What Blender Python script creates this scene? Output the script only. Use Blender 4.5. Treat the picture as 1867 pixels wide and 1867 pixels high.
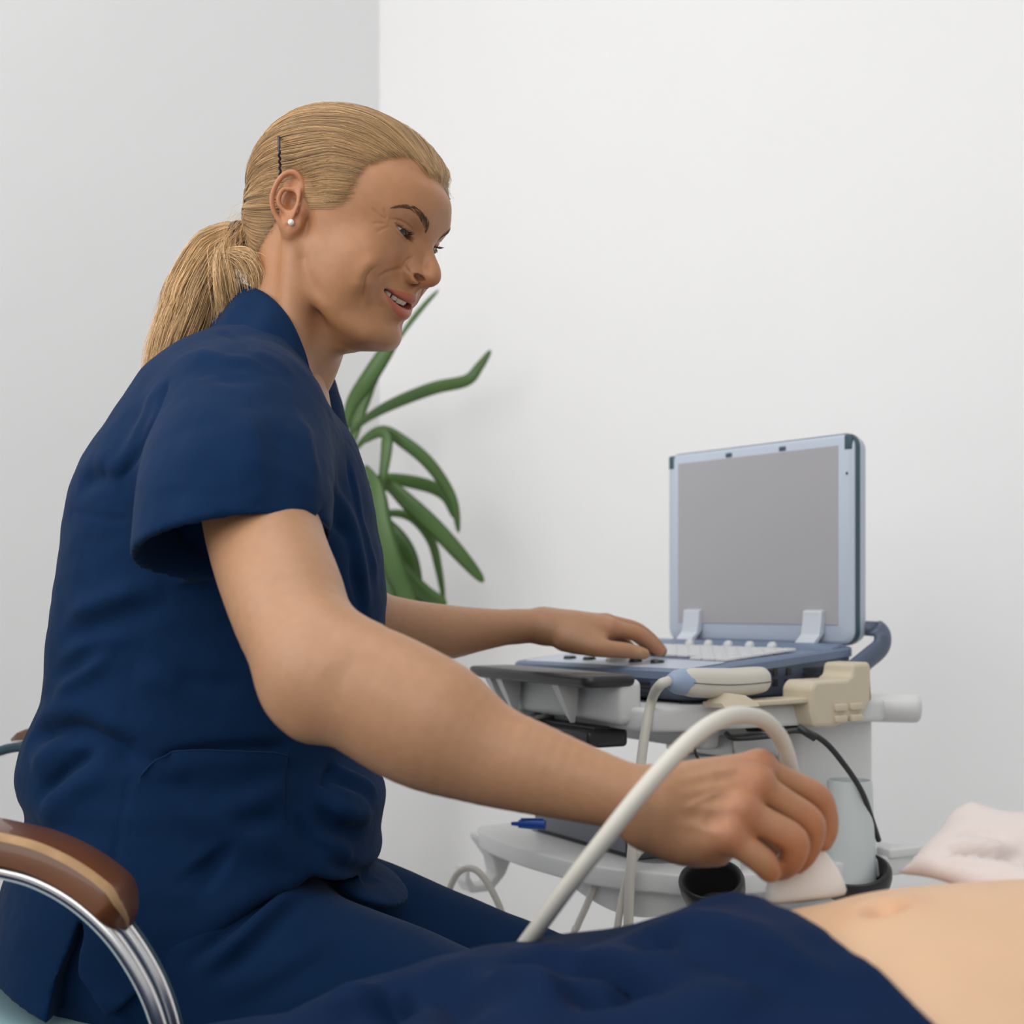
import bpy, math, random
import numpy as np
from mathutils import Vector, Matrix
random.seed(4); RNG = np.random.default_rng(11)
for _o in list(bpy.data.objects): bpy.data.objects.remove(_o)
SC = bpy.context.scene; COL = SC.collection
# ------------------------------------------------------------------ camera, world, lights, exposure
ZC = 0.90                      # camera height above the floor
FPX, CX, VH = 2500.0, 933.5, 1100.0   # focal length in pixels, centre column, horizon row (image 1867 x 1867)
cam = bpy.data.cameras.new('camera'); CAM = bpy.data.objects.new('camera', cam); COL.objects.link(CAM)
CAM.location = (0, 0, ZC); CAM.rotation_euler = (math.pi/2, 0, 0)
cam.sensor_width = 24.0; cam.lens = 24.0*FPX/1867.0
cam.shift_y = (VH-933.5)/1867.0; cam.clip_start = 0.02
cam.dof.use_dof = True; cam.dof.focus_distance = 1.28; cam.dof.aperture_fstop = 3.8
SC.camera = CAM
SC.view_settings.view_transform = 'Standard'; SC.view_settings.look = 'None'
SC.view_settings.gamma = 1.0; SC.view_settings.use_curve_mapping = False
SC.view_settings.exposure = -0.15
W = bpy.data.worlds.new('daylight'); SC.world = W; W.use_nodes = True
_n = W.node_tree.nodes; _bg = _n['Background']; _tc = _n.new('ShaderNodeTexCoord'); _sx = _n.new('ShaderNodeSeparateXYZ'); _rp = _n.new('ShaderNodeValToRGB')
W.node_tree.links.new(_tc.outputs['Generated'], _sx.inputs[0]); _mr = _n.new('ShaderNodeMapRange'); _mr.inputs[1].default_value = -1; _mr.inputs[2].default_value = 1
W.node_tree.links.new(_sx.outputs['Z'], _mr.inputs[0]); W.node_tree.links.new(_mr.outputs[0], _rp.inputs[0]); W.node_tree.links.new(_rp.outputs[0], _bg.inputs[0])
_rp.color_ramp.elements[0].position = .50; _rp.color_ramp.elements[0].color = (.66, .66, .66, 1)
_rp.color_ramp.elements[1].position = .80; _rp.color_ramp.elements[1].color = (.95, .97, 1.0, 1)
_bg.inputs[1].default_value = 0.62
def area(name, loc, target, sx, sy, power, col=(1, 1, 1)):
    l = bpy.data.lights.new(name, 'AREA'); l.shape = 'RECTANGLE'; l.size = sx; l.size_y = sy; l.energy = power; l.color = col
    o = bpy.data.objects.new(name, l); COL.objects.link(o); o.location = loc
    o.rotation_euler = (Vector(target)-Vector(loc)).to_track_quat('-Z', 'Y').to_euler(); return o
area('window_light', (-1.50, 0.55, 1.75), (0.05, 2.8, 1.3), 1.2, 1.4, 21, (1.0, 0.99, 0.98))
area('room_window_light', (-0.5, -1.3, 2.0), (0.0, 1.5, 0.9), 2.2, 1.6, 24, (1.0, 0.985, 0.965))
area('ceiling_light', (-0.5, 0.75, 3.1), (-0.3, 1.0, 0.0), 2.2, 1.8, 27, (1.0, 0.985, 0.96))

def P(u, v, d):                # a place in the room from where it shows and how far away it is
    return np.array([(u-CX)/FPX*d, d, ZC-(v-VH)/FPX*d])

# ------------------------------------------------------------------ materials
def mat(name, col, rough=0.5, metal=0.0, noise=0.0, nscale=40, bump=0.0, bscale=200, sss=0.0, coat=0.0, sheen=0.0, emit=0.0, attr=None, trans=0.0, spec=None):
    m = bpy.data.materials.new(name); m.use_nodes = True; nt = m.node_tree; b = nt.nodes['Principled BSDF']
    b.inputs['Roughness'].default_value = rough; b.inputs['Metallic'].default_value = metal
    c4 = (*col, 1); b.inputs['Base Color'].default_value = c4
    if spec is not None: b.inputs['Specular IOR Level'].default_value = spec
    if coat: b.inputs['Coat Weight'].default_value = coat
    if sheen:
        b.inputs['Sheen Weight'].default_value = sheen; b.inputs['Sheen Roughness'].default_value = 0.4
    if sss:
        b.inputs['Subsurface Weight'].default_value = sss
        b.inputs['Subsurface Radius'].default_value = (1.0, 0.35, 0.2); b.inputs['Subsurface Scale'].default_value = 0.006
    if trans: b.inputs['Transmission Weight'].default_value = trans
    tc = nt.nodes.new('ShaderNodeTexCoord')
    src = None
    if attr:
        a = nt.nodes.new('ShaderNodeAttribute'); a.attribute_name = attr
        mx = nt.nodes.new('ShaderNodeMixRGB'); mx.blend_type = 'MULTIPLY'; mx.inputs[0].default_value = 1
        mx.inputs[1].default_value = c4; nt.links.new(a.outputs['Color'], mx.inputs[2]); src = mx.outputs[0]
    if noise:
        n = nt.nodes.new('ShaderNodeTexNoise'); n.inputs['Scale'].default_value = nscale; n.inputs['Detail'].default_value = 4
        nt.links.new(tc.outputs['Object'], n.inputs['Vector'])
        r = nt.nodes.new('ShaderNodeMapRange'); r.inputs[3].default_value = 1-noise; r.inputs[4].default_value = 1+noise
        nt.links.new(n.outputs[0], r.inputs[0])
        mx = nt.nodes.new('ShaderNodeMixRGB'); mx.blend_type = 'MULTIPLY'; mx.inputs[0].default_value = 1
        if src is None: mx.inputs[1].default_value = c4
        else: nt.links.new(src, mx.inputs[1])
        nt.links.new(r.outputs[0], mx.inputs[2]); src = mx.outputs[0]
    if src is not None: nt.links.new(src, b.inputs['Base Color'])
    if bump:
        n = nt.nodes.new('ShaderNodeTexNoise'); n.inputs['Scale'].default_value = bscale; n.inputs['Detail'].default_value = 3
        nt.links.new(tc.outputs['Object'], n.inputs['Vector'])
        bp = nt.nodes.new('ShaderNodeBump'); bp.inputs['Strength'].default_value = bump; bp.inputs['Distance'].default_value = 0.001
        nt.links.new(n.outputs[0], bp.inputs['Height']); nt.links.new(bp.outputs[0], b.inputs['Normal'])
    return m

# ------------------------------------------------------------------ object helpers
def link(name, me, m=None, parent=None):
    o = bpy.data.objects.new(name, me); COL.objects.link(o)
    if m is not None:
        for q in (m if isinstance(m, (list, tuple)) else [m]): me.materials.append(q)
    if parent is not None: o.parent = parent; o.matrix_parent_inverse = Matrix.Identity(4)
    return o
def tag(o, label, cat, group=None, kind=None):
    o['label'] = label; o['category'] = cat
    if group: o['group'] = group
    if kind: o['kind'] = kind
    return o
def thing(name, label, cat, loc=(0, 0, 0), rz=0.0, group=None):
    o = bpy.data.objects.new(name, None); COL.objects.link(o); o.location = loc; o.rotation_euler = (0, 0, rz)
    o.empty_display_size = 0.05
    return tag(o, label, cat, group)
def mesh_np(name, V, F, smooth=True, mats=None):
    me = bpy.data.meshes.new(name); V = np.asarray(V, np.float32); F = np.asarray(F, np.int32); n, k = F.shape
    me.vertices.add(len(V)); me.vertices.foreach_set('co', V.ravel())
    me.loops.add(n*k); me.loops.foreach_set('vertex_index', F.ravel())
    me.polygons.add(n); me.polygons.foreach_set('loop_start', np.arange(0, n*k, k, dtype=np.int32))
    me.polygons.foreach_set('loop_total', np.full(n, k, np.int32))
    if mats is not None: me.polygons.foreach_set('material_index', np.asarray(mats, np.int32))
    me.polygons.foreach_set('use_smooth', np.full(n, smooth)); me.update(calc_edges=True); me.validate(); return me
def set_col(me, name, C):
    a = me.color_attributes.new(name, 'FLOAT_COLOR', 'POINT'); C = np.asarray(C, np.float32)
    if C.shape[1] == 3: C = np.c_[C, np.ones(len(C), np.float32)]
    a.data.foreach_set('color', C.ravel())

class MB:
    """collects vertices and faces of one part"""
    def __init__(s): s.v = []; s.f = []; s.m = []
    def add(s, V, F, m=0):
        n = len(s.v); s.v += [tuple(map(float, p)) for p in V]; s.f += [tuple(int(i)+n for i in f) for f in F]; s.m += [m]*len(F)
    def prism(s, poly, z0, z1, T=None, m=0):
        """closed polygon (x, y) extruded from z0 to z1; T maps points"""
        n = len(poly); V = [(x, y, z0) for x, y in poly]+[(x, y, z1) for x, y in poly]
        F = [tuple(range(n-1, -1, -1)), tuple(range(n, 2*n))]+[(i, (i+1) % n, n+(i+1) % n, n+i) for i in range(n)]
        if T: V = [T(p) for p in V]
        s.add(V, F, m)
    def loft(s, rings, cap=True, closed=True, m=0):
        n = len(rings[0]); V = [p for r in rings for p in r]; F = []
        for i in range(len(rings)-1):
            for j in range(n if closed else n-1):
                a, b = i*n+j, i*n+(j+1) % n; F.append((a, b, b+n, a+n))
        if cap and closed: F += [tuple(range(n-1, -1, -1)), tuple(range((len(rings)-1)*n, len(rings)*n))]
        s.add(V, F, m)
    def box(s, c, e, r=0.0, m=0, seg=3):
        """box with rounded vertical and horizontal edges: centre, half extents"""
        cx, cy, cz = c; ex, ey, ez = e; r = min(r, ex*.99, ey*.99, ez*.99)
        if r <= 0:
            s.prism([(cx-ex, cy-ey), (cx+ex, cy-ey), (cx+ex, cy+ey), (cx-ex, cy+ey)], cz-ez, cz+ez, m=m); return
        rings = []
        for zz, ins in [(-ez+r*(1-math.cos(a)), r*(1-math.sin(a))) for a in np.linspace(0, math.pi/2, seg+1)]+[(ez-r*(1-math.sin(a)), r*(1-math.cos(a))) for a in np.linspace(0, math.pi/2, seg+1)]:
            rings.append([(cx+x, cy+y, cz+zz) for x, y in rrect(ex-ins, ey-ins, max(r-ins, 1e-4), seg)])
        s.loft(rings, m=m)
    def tube(s, pts, r, n=10, m=0, cap=True):
        pts = np.asarray(pts, float); R = np.broadcast_to(np.asarray(r, float), (len(pts),))
        T = np.gradient(pts, axis=0); T /= np.linalg.norm(T, axis=1)[:, None]+1e-12
        a = np.array([0, 0, 1.]) if abs(T[0][2]) < .9 else np.array([1., 0, 0]); N = np.cross(T[0], a); N /= np.linalg.norm(N); rings = []
        for i in range(len(pts)):
            N = N-T[i]*np.dot(N, T[i]); N /= np.linalg.norm(N); B = np.cross(T[i], N)
            rings.append([pts[i]+R[i]*(math.cos(t)*N+math.sin(t)*B) for t in np.linspace(0, 2*math.pi, n, endpoint=False)])
        s.loft(rings, cap=cap, m=m)
    def lathe(s, prof, n=32, c=(0, 0, 0), m=0, T=None, cap=True):
        rings = [[(c[0]+r*math.cos(t), c[1]+r*math.sin(t), c[2]+z) for t in np.linspace(0, 2*math.pi, n, endpoint=False)] for r, z in prof]
        if T: rings = [[T(p) for p in r] for r in rings]
        s.loft(rings, cap=cap, m=m)
    def build(s, name, m, parent=None, smooth=True, bevel=0.0, sub=0, auto=40):
        me = bpy.data.meshes.new(name); me.from_pydata(s.v, [], s.f); me.update()
        me.polygons.foreach_set('material_index', s.m); me.polygons.foreach_set('use_smooth', [smooth]*len(s.f))
        o = link(name, me, m, parent)
        if bevel:
            b = o.modifiers.new('b', 'BEVEL'); b.width = bevel; b.segments = 3; b.limit_method = 'ANGLE'; b.angle_limit = math.radians(35)
        if sub:
            b = o.modifiers.new('s', 'SUBSURF'); b.levels = b.render_levels = sub
        if smooth and auto and not sub:
            try: me.set_sharp_from_angle(angle=math.radians(auto))
            except Exception: pass
            if bevel:
                w = o.modifiers.new('w', 'WEIGHTED_NORMAL'); w.keep_sharp = True
        return o
def rrect(ex, ey, r, seg=4):
    out = []
    for cx, cy, a0 in ((ex-r, ey-r, 0), (-ex+r, ey-r, 90), (-ex+r, -ey+r, 180), (ex-r, -ey+r, 270)):
        for k in range(seg+1):
            a = math.radians(a0+90*k/seg); out.append((cx+r*math.cos(a), cy+r*math.sin(a)))
    return out
def smooth_poly(pts, n=8, closed=False):
    """Catmull-Rom through the points"""
    P_ = np.asarray(pts, float); out = []; N = len(P_)
    for i in range(N if closed else N-1):
        if closed: p0, p1, p2, p3 = P_[(i-1) % N], P_[i], P_[(i+1) % N], P_[(i+2) % N]
        else: p0, p1, p2, p3 = P_[max(i-1, 0)], P_[i], P_[i+1], P_[min(i+2, N-1)]
        for t in np.linspace(0, 1, n, endpoint=False):
            out.append(.5*((2*p1)+(-p0+p2)*t+(2*p0-5*p1+4*p2-p3)*t*t+(-p0+3*p1-3*p2+p3)*t**3))
    if not closed: out.append(P_[-1])
    return np.array(out)

# ------------------------------------------------------------------ solid modelling on a grid (distance fields -> one smooth mesh)
def smin(a, b, k):
    if k <= 0: return np.minimum(a, b)
    h = np.maximum(k-np.abs(a-b), 0)/k; return np.minimum(a, b)-h*h*k*.25
def smax(a, b, k): return -smin(-a, -b, k)
class Grid:
    def __init__(s, lo, hi, h):
        s.lo = np.asarray(lo, float); s.h = h; s.n = np.ceil((np.asarray(hi, float)-s.lo)/h).astype(int)+1
        s.ax = [(s.lo[i]+np.arange(s.n[i])*h).astype(np.float32) for i in range(3)]
        s.D = np.full(tuple(s.n), 0.3, np.float32)
    def sub(s, lo, hi):
        i0 = np.clip(np.floor((np.asarray(lo)-s.lo)/s.h).astype(int), 0, s.n); i1 = np.clip(np.ceil((np.asarray(hi)-s.lo)/s.h).astype(int)+1, 0, s.n)
        sl = tuple(slice(a, b) for a, b in zip(i0, i1))
        return sl, (s.ax[0][sl[0]][:, None, None], s.ax[1][sl[1]][None, :, None], s.ax[2][sl[2]][None, None, :])
    def op(s, prim, k=0.0, mode='u', pad=None):
        fn, lo, hi = prim; p = (k+3*s.h if pad is None else pad)
        sl, xyz = s.sub(np.asarray(lo)-p, np.asarray(hi)+p)
        if min(q.stop-q.start for q in sl) <= 0: return s
        d = fn(*xyz).astype(np.float32); D = s.D[sl]
        s.D[sl] = smin(D, d, k) if mode == 'u' else smax(D, -d, k) if mode == 'c' else smax(D, d, k)
        return s
    def mesh(s, smooth=2):
        V, F = surface_nets(s.D); V = s.lo+V*s.h
        return relax(V, F, smooth), F
def surface_nets(D):
    S = D < 0; nx, ny, nz = D.shape
    c = S[:-1, :-1, :-1].astype(np.int8)
    for dx, dy, dz in [(1, 0, 0), (0, 1, 0), (0, 0, 1), (1, 1, 0), (1, 0, 1), (0, 1, 1), (1, 1, 1)]:
        c = c+S[dx:nx-1+dx, dy:ny-1+dy, dz:nz-1+dz]
    cells = np.argwhere((c > 0) & (c < 8)); idx = np.full(c.shape, -1, np.int32); idx[tuple(cells.T)] = np.arange(len(cells))
    acc = np.zeros((len(cells), 3)); cnt = np.zeros(len(cells)); x, y, z = cells.T
    corner = [(0, 0, 0), (1, 0, 0), (0, 1, 0), (1, 1, 0), (0, 0, 1), (1, 0, 1), (0, 1, 1), (1, 1, 1)]
    for a in range(8):
        for b in range(a+1, 8):
            A, B = np.array(corner[a]), np.array(corner[b])
            if np.abs(A-B).sum() != 1: continue
            da = D[x+A[0], y+A[1], z+A[2]]; db = D[x+B[0], y+B[1], z+B[2]]; m = (da < 0) != (db < 0)
            t = np.where(m, da/np.where(m, da-db, 1), 0)
            acc += np.where(m[:, None], A+t[:, None]*(B-A), 0); cnt += m
    V = cells+acc/cnt[:, None]; Q = []
    for ax in range(3):
        o = [i for i in range(3) if i != ax]
        a = [slice(1, D.shape[i]-1) for i in range(3)]; a[ax] = slice(0, D.shape[ax]-1); b = list(a); b[ax] = slice(1, D.shape[ax])
        s0, s1 = S[tuple(a)], S[tuple(b)]; e = np.argwhere(s0 != s1)
        if not len(e): continue
        off = np.ones(3, int); off[ax] = 0; g = e+off; inside = s0[tuple(e.T)]
        def ci(u, v):
            q = g.copy(); q[:, o[0]] -= u; q[:, o[1]] -= v; return idx[q[:, 0], q[:, 1], q[:, 2]]
        q = np.stack([ci(0, 0), ci(1, 0), ci(1, 1), ci(0, 1)], 1)
        flip = inside if ax != 1 else ~inside
        q[~flip] = q[~flip][:, ::-1]; Q.append(q)
    return V, np.concatenate(Q)
def adj(F, n):
    a = F.ravel(); b = np.roll(F, -1, 1).ravel(); return np.r_[a, b], np.r_[b, a]
def relax(V, F, it, w=.5, mask=None):
    if it <= 0: return V
    a, b = adj(F, len(V)); c = np.bincount(a, minlength=len(V)).clip(1)
    for _ in range(it):
        M = np.stack([np.bincount(a, V[b, i], len(V)) for i in range(3)], 1)/c[:, None]
        ww = w if mask is None else w*mask[:, None]
        V = V+(M-V)*ww
    return V
def normals(V, F):
    n = np.cross(V[F[:, 2]]-V[F[:, 0]], V[F[:, 3]]-V[F[:, 1]]); N = np.zeros_like(V)
    for k in range(4):
        for i in range(3): N[:, i] += np.bincount(F[:, k], n[:, i], len(V))
    return N/(np.linalg.norm(N, axis=1)[:, None]+1e-12)
def ell(c, r, rot=None):
    c = np.asarray(c, float); r = np.asarray(r, float)
    if rot is None: ex = r
    else: rot = np.asarray(rot, float); ex = np.sqrt(((rot*r[None, :])**2).sum(1))     # rot columns = local axes
    def fn(x, y, z):
        x, y, z = x-c[0], y-c[1], z-c[2]
        if rot is not None: x, y, z = [rot[0, i]*x+rot[1, i]*y+rot[2, i]*z for i in range(3)]
        k0 = np.sqrt((x/r[0])**2+(y/r[1])**2+(z/r[2])**2); k1 = np.sqrt((x/r[0]**2)**2+(y/r[1]**2)**2+(z/r[2]**2)**2)
        return k0*(k0-1)/(k1+1e-6)
    return fn, c-ex, c+ex
def axes(d, up=(0, 0, 1)):
    """rotation whose first column points along d"""
    d = np.asarray(d, float); d = d/np.linalg.norm(d); s = np.cross(up, d); s /= np.linalg.norm(s); return np.stack([d, s, np.cross(d, s)], 1)
def rcone(a, b, ra, rb, flat=None):
    """tapered capsule; flat=(direction, factor) squeezes the section along a direction"""
    a = np.asarray(a, float); b = np.asarray(b, float); ab = b-a; L2 = float(ab@ab)+1e-12; R = max(ra, rb)
    if flat is not None:
        n = np.asarray(flat[0], float); n = n-ab*(n@ab)/L2; n /= np.linalg.norm(n); s = 1/flat[1]-1
    def fn(x, y, z):
        x, y, z = x-a[0], y-a[1], z-a[2]; t = np.clip((x*ab[0]+y*ab[1]+z*ab[2])/L2, 0, 1)
        x, y, z = x-t*ab[0], y-t*ab[1], z-t*ab[2]
        if flat is not None:
            q = (x*n[0]+y*n[1]+z*n[2])*s; x, y, z = x+q*n[0], y+q*n[1], z+q*n[2]
        return (np.sqrt(x*x+y*y+z*z)-(ra+(rb-ra)*t))*(1 if flat is None else min(1, flat[1]*1.15))
    return fn, np.minimum(a, b)-R, np.maximum(a, b)+R
def chain(g, pts, rad, k=0.0, n=5, mode='u', flat=None):
    """a smooth tapered limb through points"""
    pts = np.asarray(pts, float); rad = np.asarray(rad, float); q = smooth_poly(np.c_[pts, rad], n) if n > 1 else np.c_[pts, rad]
    fs = [rcone(q[i, :3], q[i+1, :3], q[i, 3], q[i+1, 3], flat) for i in range(len(q)-1)]
    lo = np.min([f[1] for f in fs], 0); hi = np.max([f[2] for f in fs], 0)
    def fn(x, y, z):
        d = None
        for f in fs:
            e = f[0](x, y, z); d = e if d is None else np.minimum(d, e)
        return d
    g.op((fn, lo, hi), k, mode)
def ip(t, T, V):
    """smooth (monotone) table lookup"""
    T = np.asarray(T, float); V = np.asarray(V, float)
    if T[0] > T[-1]: T, V = T[::-1], V[::-1]
    dl = np.diff(V)/np.diff(T); m = np.r_[dl[0], (dl[:-1]+dl[1:])/2, dl[-1]]
    t = np.clip(np.asarray(t, float), T[0], T[-1]); i = np.clip(np.searchsorted(T, t)-1, 0, len(T)-2); h = T[i+1]-T[i]; u = (t-T[i])/h
    return (2*u**3-3*u*u+1)*V[i]+(u**3-2*u*u+u)*h*m[i]+(-2*u**3+3*u*u)*V[i+1]+(u**3-u*u)*h*m[i+1]
def pline_dist(Vx, pts):
    """distance of many points to a polyline and the parameter 0..1 along it"""
    pts = np.asarray(pts, float); best = np.full(len(Vx), 1e9); par = np.zeros(len(Vx)); L = np.r_[0, np.cumsum(np.linalg.norm(np.diff(pts, axis=0), axis=1))]
    for i in range(len(pts)-1):
        a, ab = pts[i], pts[i+1]-pts[i]; w = Vx-a; t = np.clip((w@ab)/(ab@ab+1e-15), 0, 1); d = np.linalg.norm(w-t[:, None]*ab, axis=1)
        m = d < best; best[m] = d[m]; par[m] = (L[i]+t[m]*(L[i+1]-L[i]))/L[-1]
    return best, par
# ------------------------------------------------------------------ the room
M_WALL = mat('white_wall_paint', (.875, .872, .872), .75, noise=.012, nscale=6, bump=.05, bscale=300)
M_FLOOR = mat('grey_floor', (.74, .73, .72), .5, noise=.05, nscale=8)
CORNER = np.array([-.29, 3.0])
def wall(name, d, L, t=.12):
    d = np.array(d)/np.linalg.norm(d); n = np.array([-d[1], d[0]]); n = n if n[1] > 0 else -n
    a = CORNER-d*t; b = CORNER+d*L
    b_ = MB(); b_.prism([tuple(a), tuple(b), tuple(b+n*t), tuple(a+n*t)] if np.cross(b-a, n) > 0 else [tuple(a+n*t), tuple(b+n*t), tuple(b), tuple(a)], 0, 2.9)
    o = b_.build(name, M_WALL, smooth=False); o['kind'] = 'structure'; o['label'] = name; return o
RWALL = np.array([math.cos(math.radians(30)), -math.sin(math.radians(30))]); LWALL = np.array([-.5, -.866])
o = wall('wall_right', RWALL, 3.6); o['label'] = 'white wall behind the ultrasound cart'
o = wall('wall_left', LWALL, 3.4); o['label'] = 'white wall behind the seated woman, meeting the other in a corner'
b = MB(); b.prism([(-3, -1.5), (4, -1.5), (4, 3.3), (-3, 3.3)], -.1, 0); o = b.build('floor', M_FLOOR, smooth=False); o['kind'] = 'structure'; o['label'] = 'grey floor'
def base(name, d, L):
    d = np.array(d); n = np.array([d[1], -d[0]]); n = n if n[1] < 0 else -n
    b = MB(); p = [CORNER+n*.0, CORNER+d*L, CORNER+d*L+n*.012, CORNER+n*.012]
    p = p if np.cross(p[1]-p[0], p[2]-p[1]) > 0 else p[::-1]
    b.prism([tuple(q) for q in p], 0, .08); o = b.build(name, M_WALL, smooth=False); o['kind'] = 'structure'; o['label'] = 'white skirting board'
base('baseboard_right', RWALL, 3.5); base('baseboard_left', LWALL, 3.3)
# ------------------------------------------------------------------ ultrasound cart, portable scanner and what stands on the cart
M_WHITE = mat('white_plastic', (.66, .665, .66), .42, noise=.02, nscale=30); M_SHELFMAT = mat('grey_rubber_mat', (.20, .21, .22), .7)
M_BLACK = mat('black_plastic', (.018, .018, .020), .38); M_SATIN = mat('black_vinyl', (.025, .025, .027), .34, bump=.2, bscale=500)
M_BLUE = mat('blue_grey_plastic', (.15, .20, .30), .38, noise=.03, nscale=40); M_BLUED = mat('dark_blue_grey_plastic', (.085, .110, .165), .42)
M_BEZEL = mat('pale_blue_bezel', (.50, .56, .66), .35); M_SCREEN = mat('matt_grey_screen', (.40, .395, .41), .42); M_KEYS = mat('pale_keys', (.62, .63, .64), .45)
M_HINGE = mat('silver_hinge', (.62, .66, .72), .32, metal=.15); M_TEAL = mat('dark_teal_edge', (.04, .085, .115), .4)
M_CREAM = mat('cream_plastic', (.62, .585, .51), .42); M_BEIGE = mat('beige_plastic', (.60, .525, .39), .45); M_CABLE = mat('cream_cable', (.60, .575, .51), .45)
M_BCABLE = mat('black_cable', (.02, .022, .022), .45); M_SKYB = mat('light_blue_collar', (.30, .38, .52), .45); M_PEN = mat('blue_plastic', (.012, .07, .36), .3)
M_STEEL = mat('brushed_steel', (.45, .45, .45), .35, metal=.9); M_PAPER = mat('white_label', (.78, .78, .76), .6)
LO = np.array([.227, 1.816, ZC]); LRZ = math.atan2(-.8, .6); CRZ = LRZ-math.radians(8)
def frame(rz, o=LO):
    c, s = math.cos(rz), math.sin(rz); return lambda p: np.array([o[0]+p[0]*c-p[1]*s, o[1]+p[0]*s+p[1]*c, o[2]+p[2]])
LF, CF = frame(LRZ), frame(CRZ)
CART = thing('ultrasound_cart', 'white wheeled cart carrying the open portable ultrasound scanner, with lower shelf and beige probe holder', 'cart', (LO[0], LO[1], 0), CRZ)
zc = lambda z: ZC+z
def slab(b, poly, z0, z1, r=.006, m=0):
    """rounded slab from an outline: edges softened above and below"""
    Q = np.array(poly); c = Q.mean(0)
    def ins(d):
        n = len(Q); out = []
        for i in range(n):
            e1 = Q[i]-Q[i-1]; e2 = Q[(i+1) % n]-Q[i]; e1 = e1/(np.linalg.norm(e1)+1e-9); e2 = e2/(np.linalg.norm(e2)+1e-9); nn = np.array([-(e1+e2)[1], (e1+e2)[0]]); nn /= np.linalg.norm(nn)+1e-9; out.append(Q[i]+nn*d)
        return out
    rings = []
    for a in np.linspace(0, math.pi/2, 4): rings.append([(p[0], p[1], z0+r*(1-math.sin(a))) for p in ins(r*(1-math.cos(math.pi/2-a)))] if False else [(p[0], p[1], z0+r*(1-math.cos(a))) for p in ins(r*(1-math.sin(a)))])
    for a in np.linspace(0, math.pi/2, 4): rings.append([(p[0], p[1], z1-r*(1-math.sin(a))) for p in ins(r*(1-math.cos(a)))])
    b.loft(rings, m=m)
def shift(poly, dx, dy): return [(x+dx, y+dy) for x, y in poly]
# upper tray
b = MB(); tray = [(x+.02, y-.012) for x, y in rrect(.195, .190, .045, 6)]
slab(b, tray, zc(-.146), zc(-.119), .006); b.build('tray', M_WHITE, CART, auto=50)
b = MB()
b.box((.035, -.200, zc(-.113)), (.140, .016, .026), .008)
for x in (-.085, -.055, .085): 
    b.loft([[(x-.010*s, -.222-.0, zc(z)), (x+.010*s, -.222, zc(z)), (x+.007*s, -.250*k+(-.222)*(1-k), zc(z)), (x-.007*s, -.250*k+(-.222)*(1-k), zc(z))] for z, s, k in ((-.142, .25, .15), (-.120, .8, .55), (-.094, 1.1, 1.0))])
b.build('pad_bracket', M_WHITE, CART)
b = MB(); slab(b, shift(rrect(.150, .036, .016, 5), .028, -.226), zc(-.0955), zc(-.0815), .005); o = b.build('wrist_pad', M_SATIN, CART, auto=60); o['label'] = 'black padded wrist rest'
b = MB(); b.box((.020, -.205, zc(-.158)), (.115, .028, .0105), .005); b.box((.020, -.200, zc(-.1465)), (.108, .020, .002), .001); o = b.build('slide_out_drawer', M_BLACK, CART); o['label'] = 'black slide-out tray'
b = MB(); b.tube([(.00, -.150, zc(-.136)), (.00, -.235, zc(-.1445))], .004, 8); b.tube([(-.03, -.150, zc(-.136)), (-.03, -.235, zc(-.1445))], .004, 8); b.build('drawer_rail', M_STEEL, CART)
# column and foot
b = MB(); slab(b, shift(rrect(.078, .066, .028, 5), .106, .108), zc(-.345), zc(-.146), .004); b.box((.03, .02, zc(-.160)), (.13, .11, .016), .010); b.build('column', M_WHITE, CART, auto=50)
b = MB(); slab(b, shift(rrect(.070, .058, .028, 5), .106, .108), .12, zc(-.345), .004)
for sx, sy in ((-1, -1), (1, -1), (1, 1), (-1, 1)):
    b.tube([(.09, .09, .125), (.05+sx*.15, .04+sy*.14, .115), (.05+sx*.24, .04+sy*.22, .095)], [.034, .026, .020], 12)
b.build('base', M_WHITE, CART)
for sx, sy in ((-1, -1), (1, -1), (1, 1), (-1, 1)):
    b = MB(); c = (.05+sx*.235, .04+sy*.215); b.lathe([(.002, -.012), (.036, -.012), (.040, -.006), (.040, .006), (.036, .012), (.002, .012)], 20, T=lambda p: (c[0]+p[0], c[1]+p[2], .040+p[1])); b.tube([(c[0], c[1], .04), (c[0], c[1], .10)], .01, 8); b.build('caster', M_BLACK, CART)
# back handle
b = MB()
hp = smooth_poly([(.06, .128), (.13, .142), (.180, .163), (.210, .184), (.226, .202)], 6)
rings = []
for i, p in enumerate(hp):
    t = i/(len(hp)-1); d = hp[min(i+1, len(hp)-1)]-hp[max(i-1, 0)]; d /= np.linalg.norm(d); n = np.array([-d[1], d[0]]); h0 = .0195*(1-.08*t); e = 1 if t < .9 else math.sqrt(max(.02, 1-((t-.9)/.1)**2))
    rings.append([(p[0]+n[0]*a*e, p[1]+n[1]*a*e, zc(-.132+q*h0/.017*e)) for a, q in [(.016, -.006), (.018, .008), (.013, .0145), (0, .0165), (-.015, .0145), (-.022, .007), (-.020, -.004), (-.012, -.013), (0, -.0165), (.012, -.013)]])
b.loft(rings); b.build('handle', M_WHITE, CART, auto=60)
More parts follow.
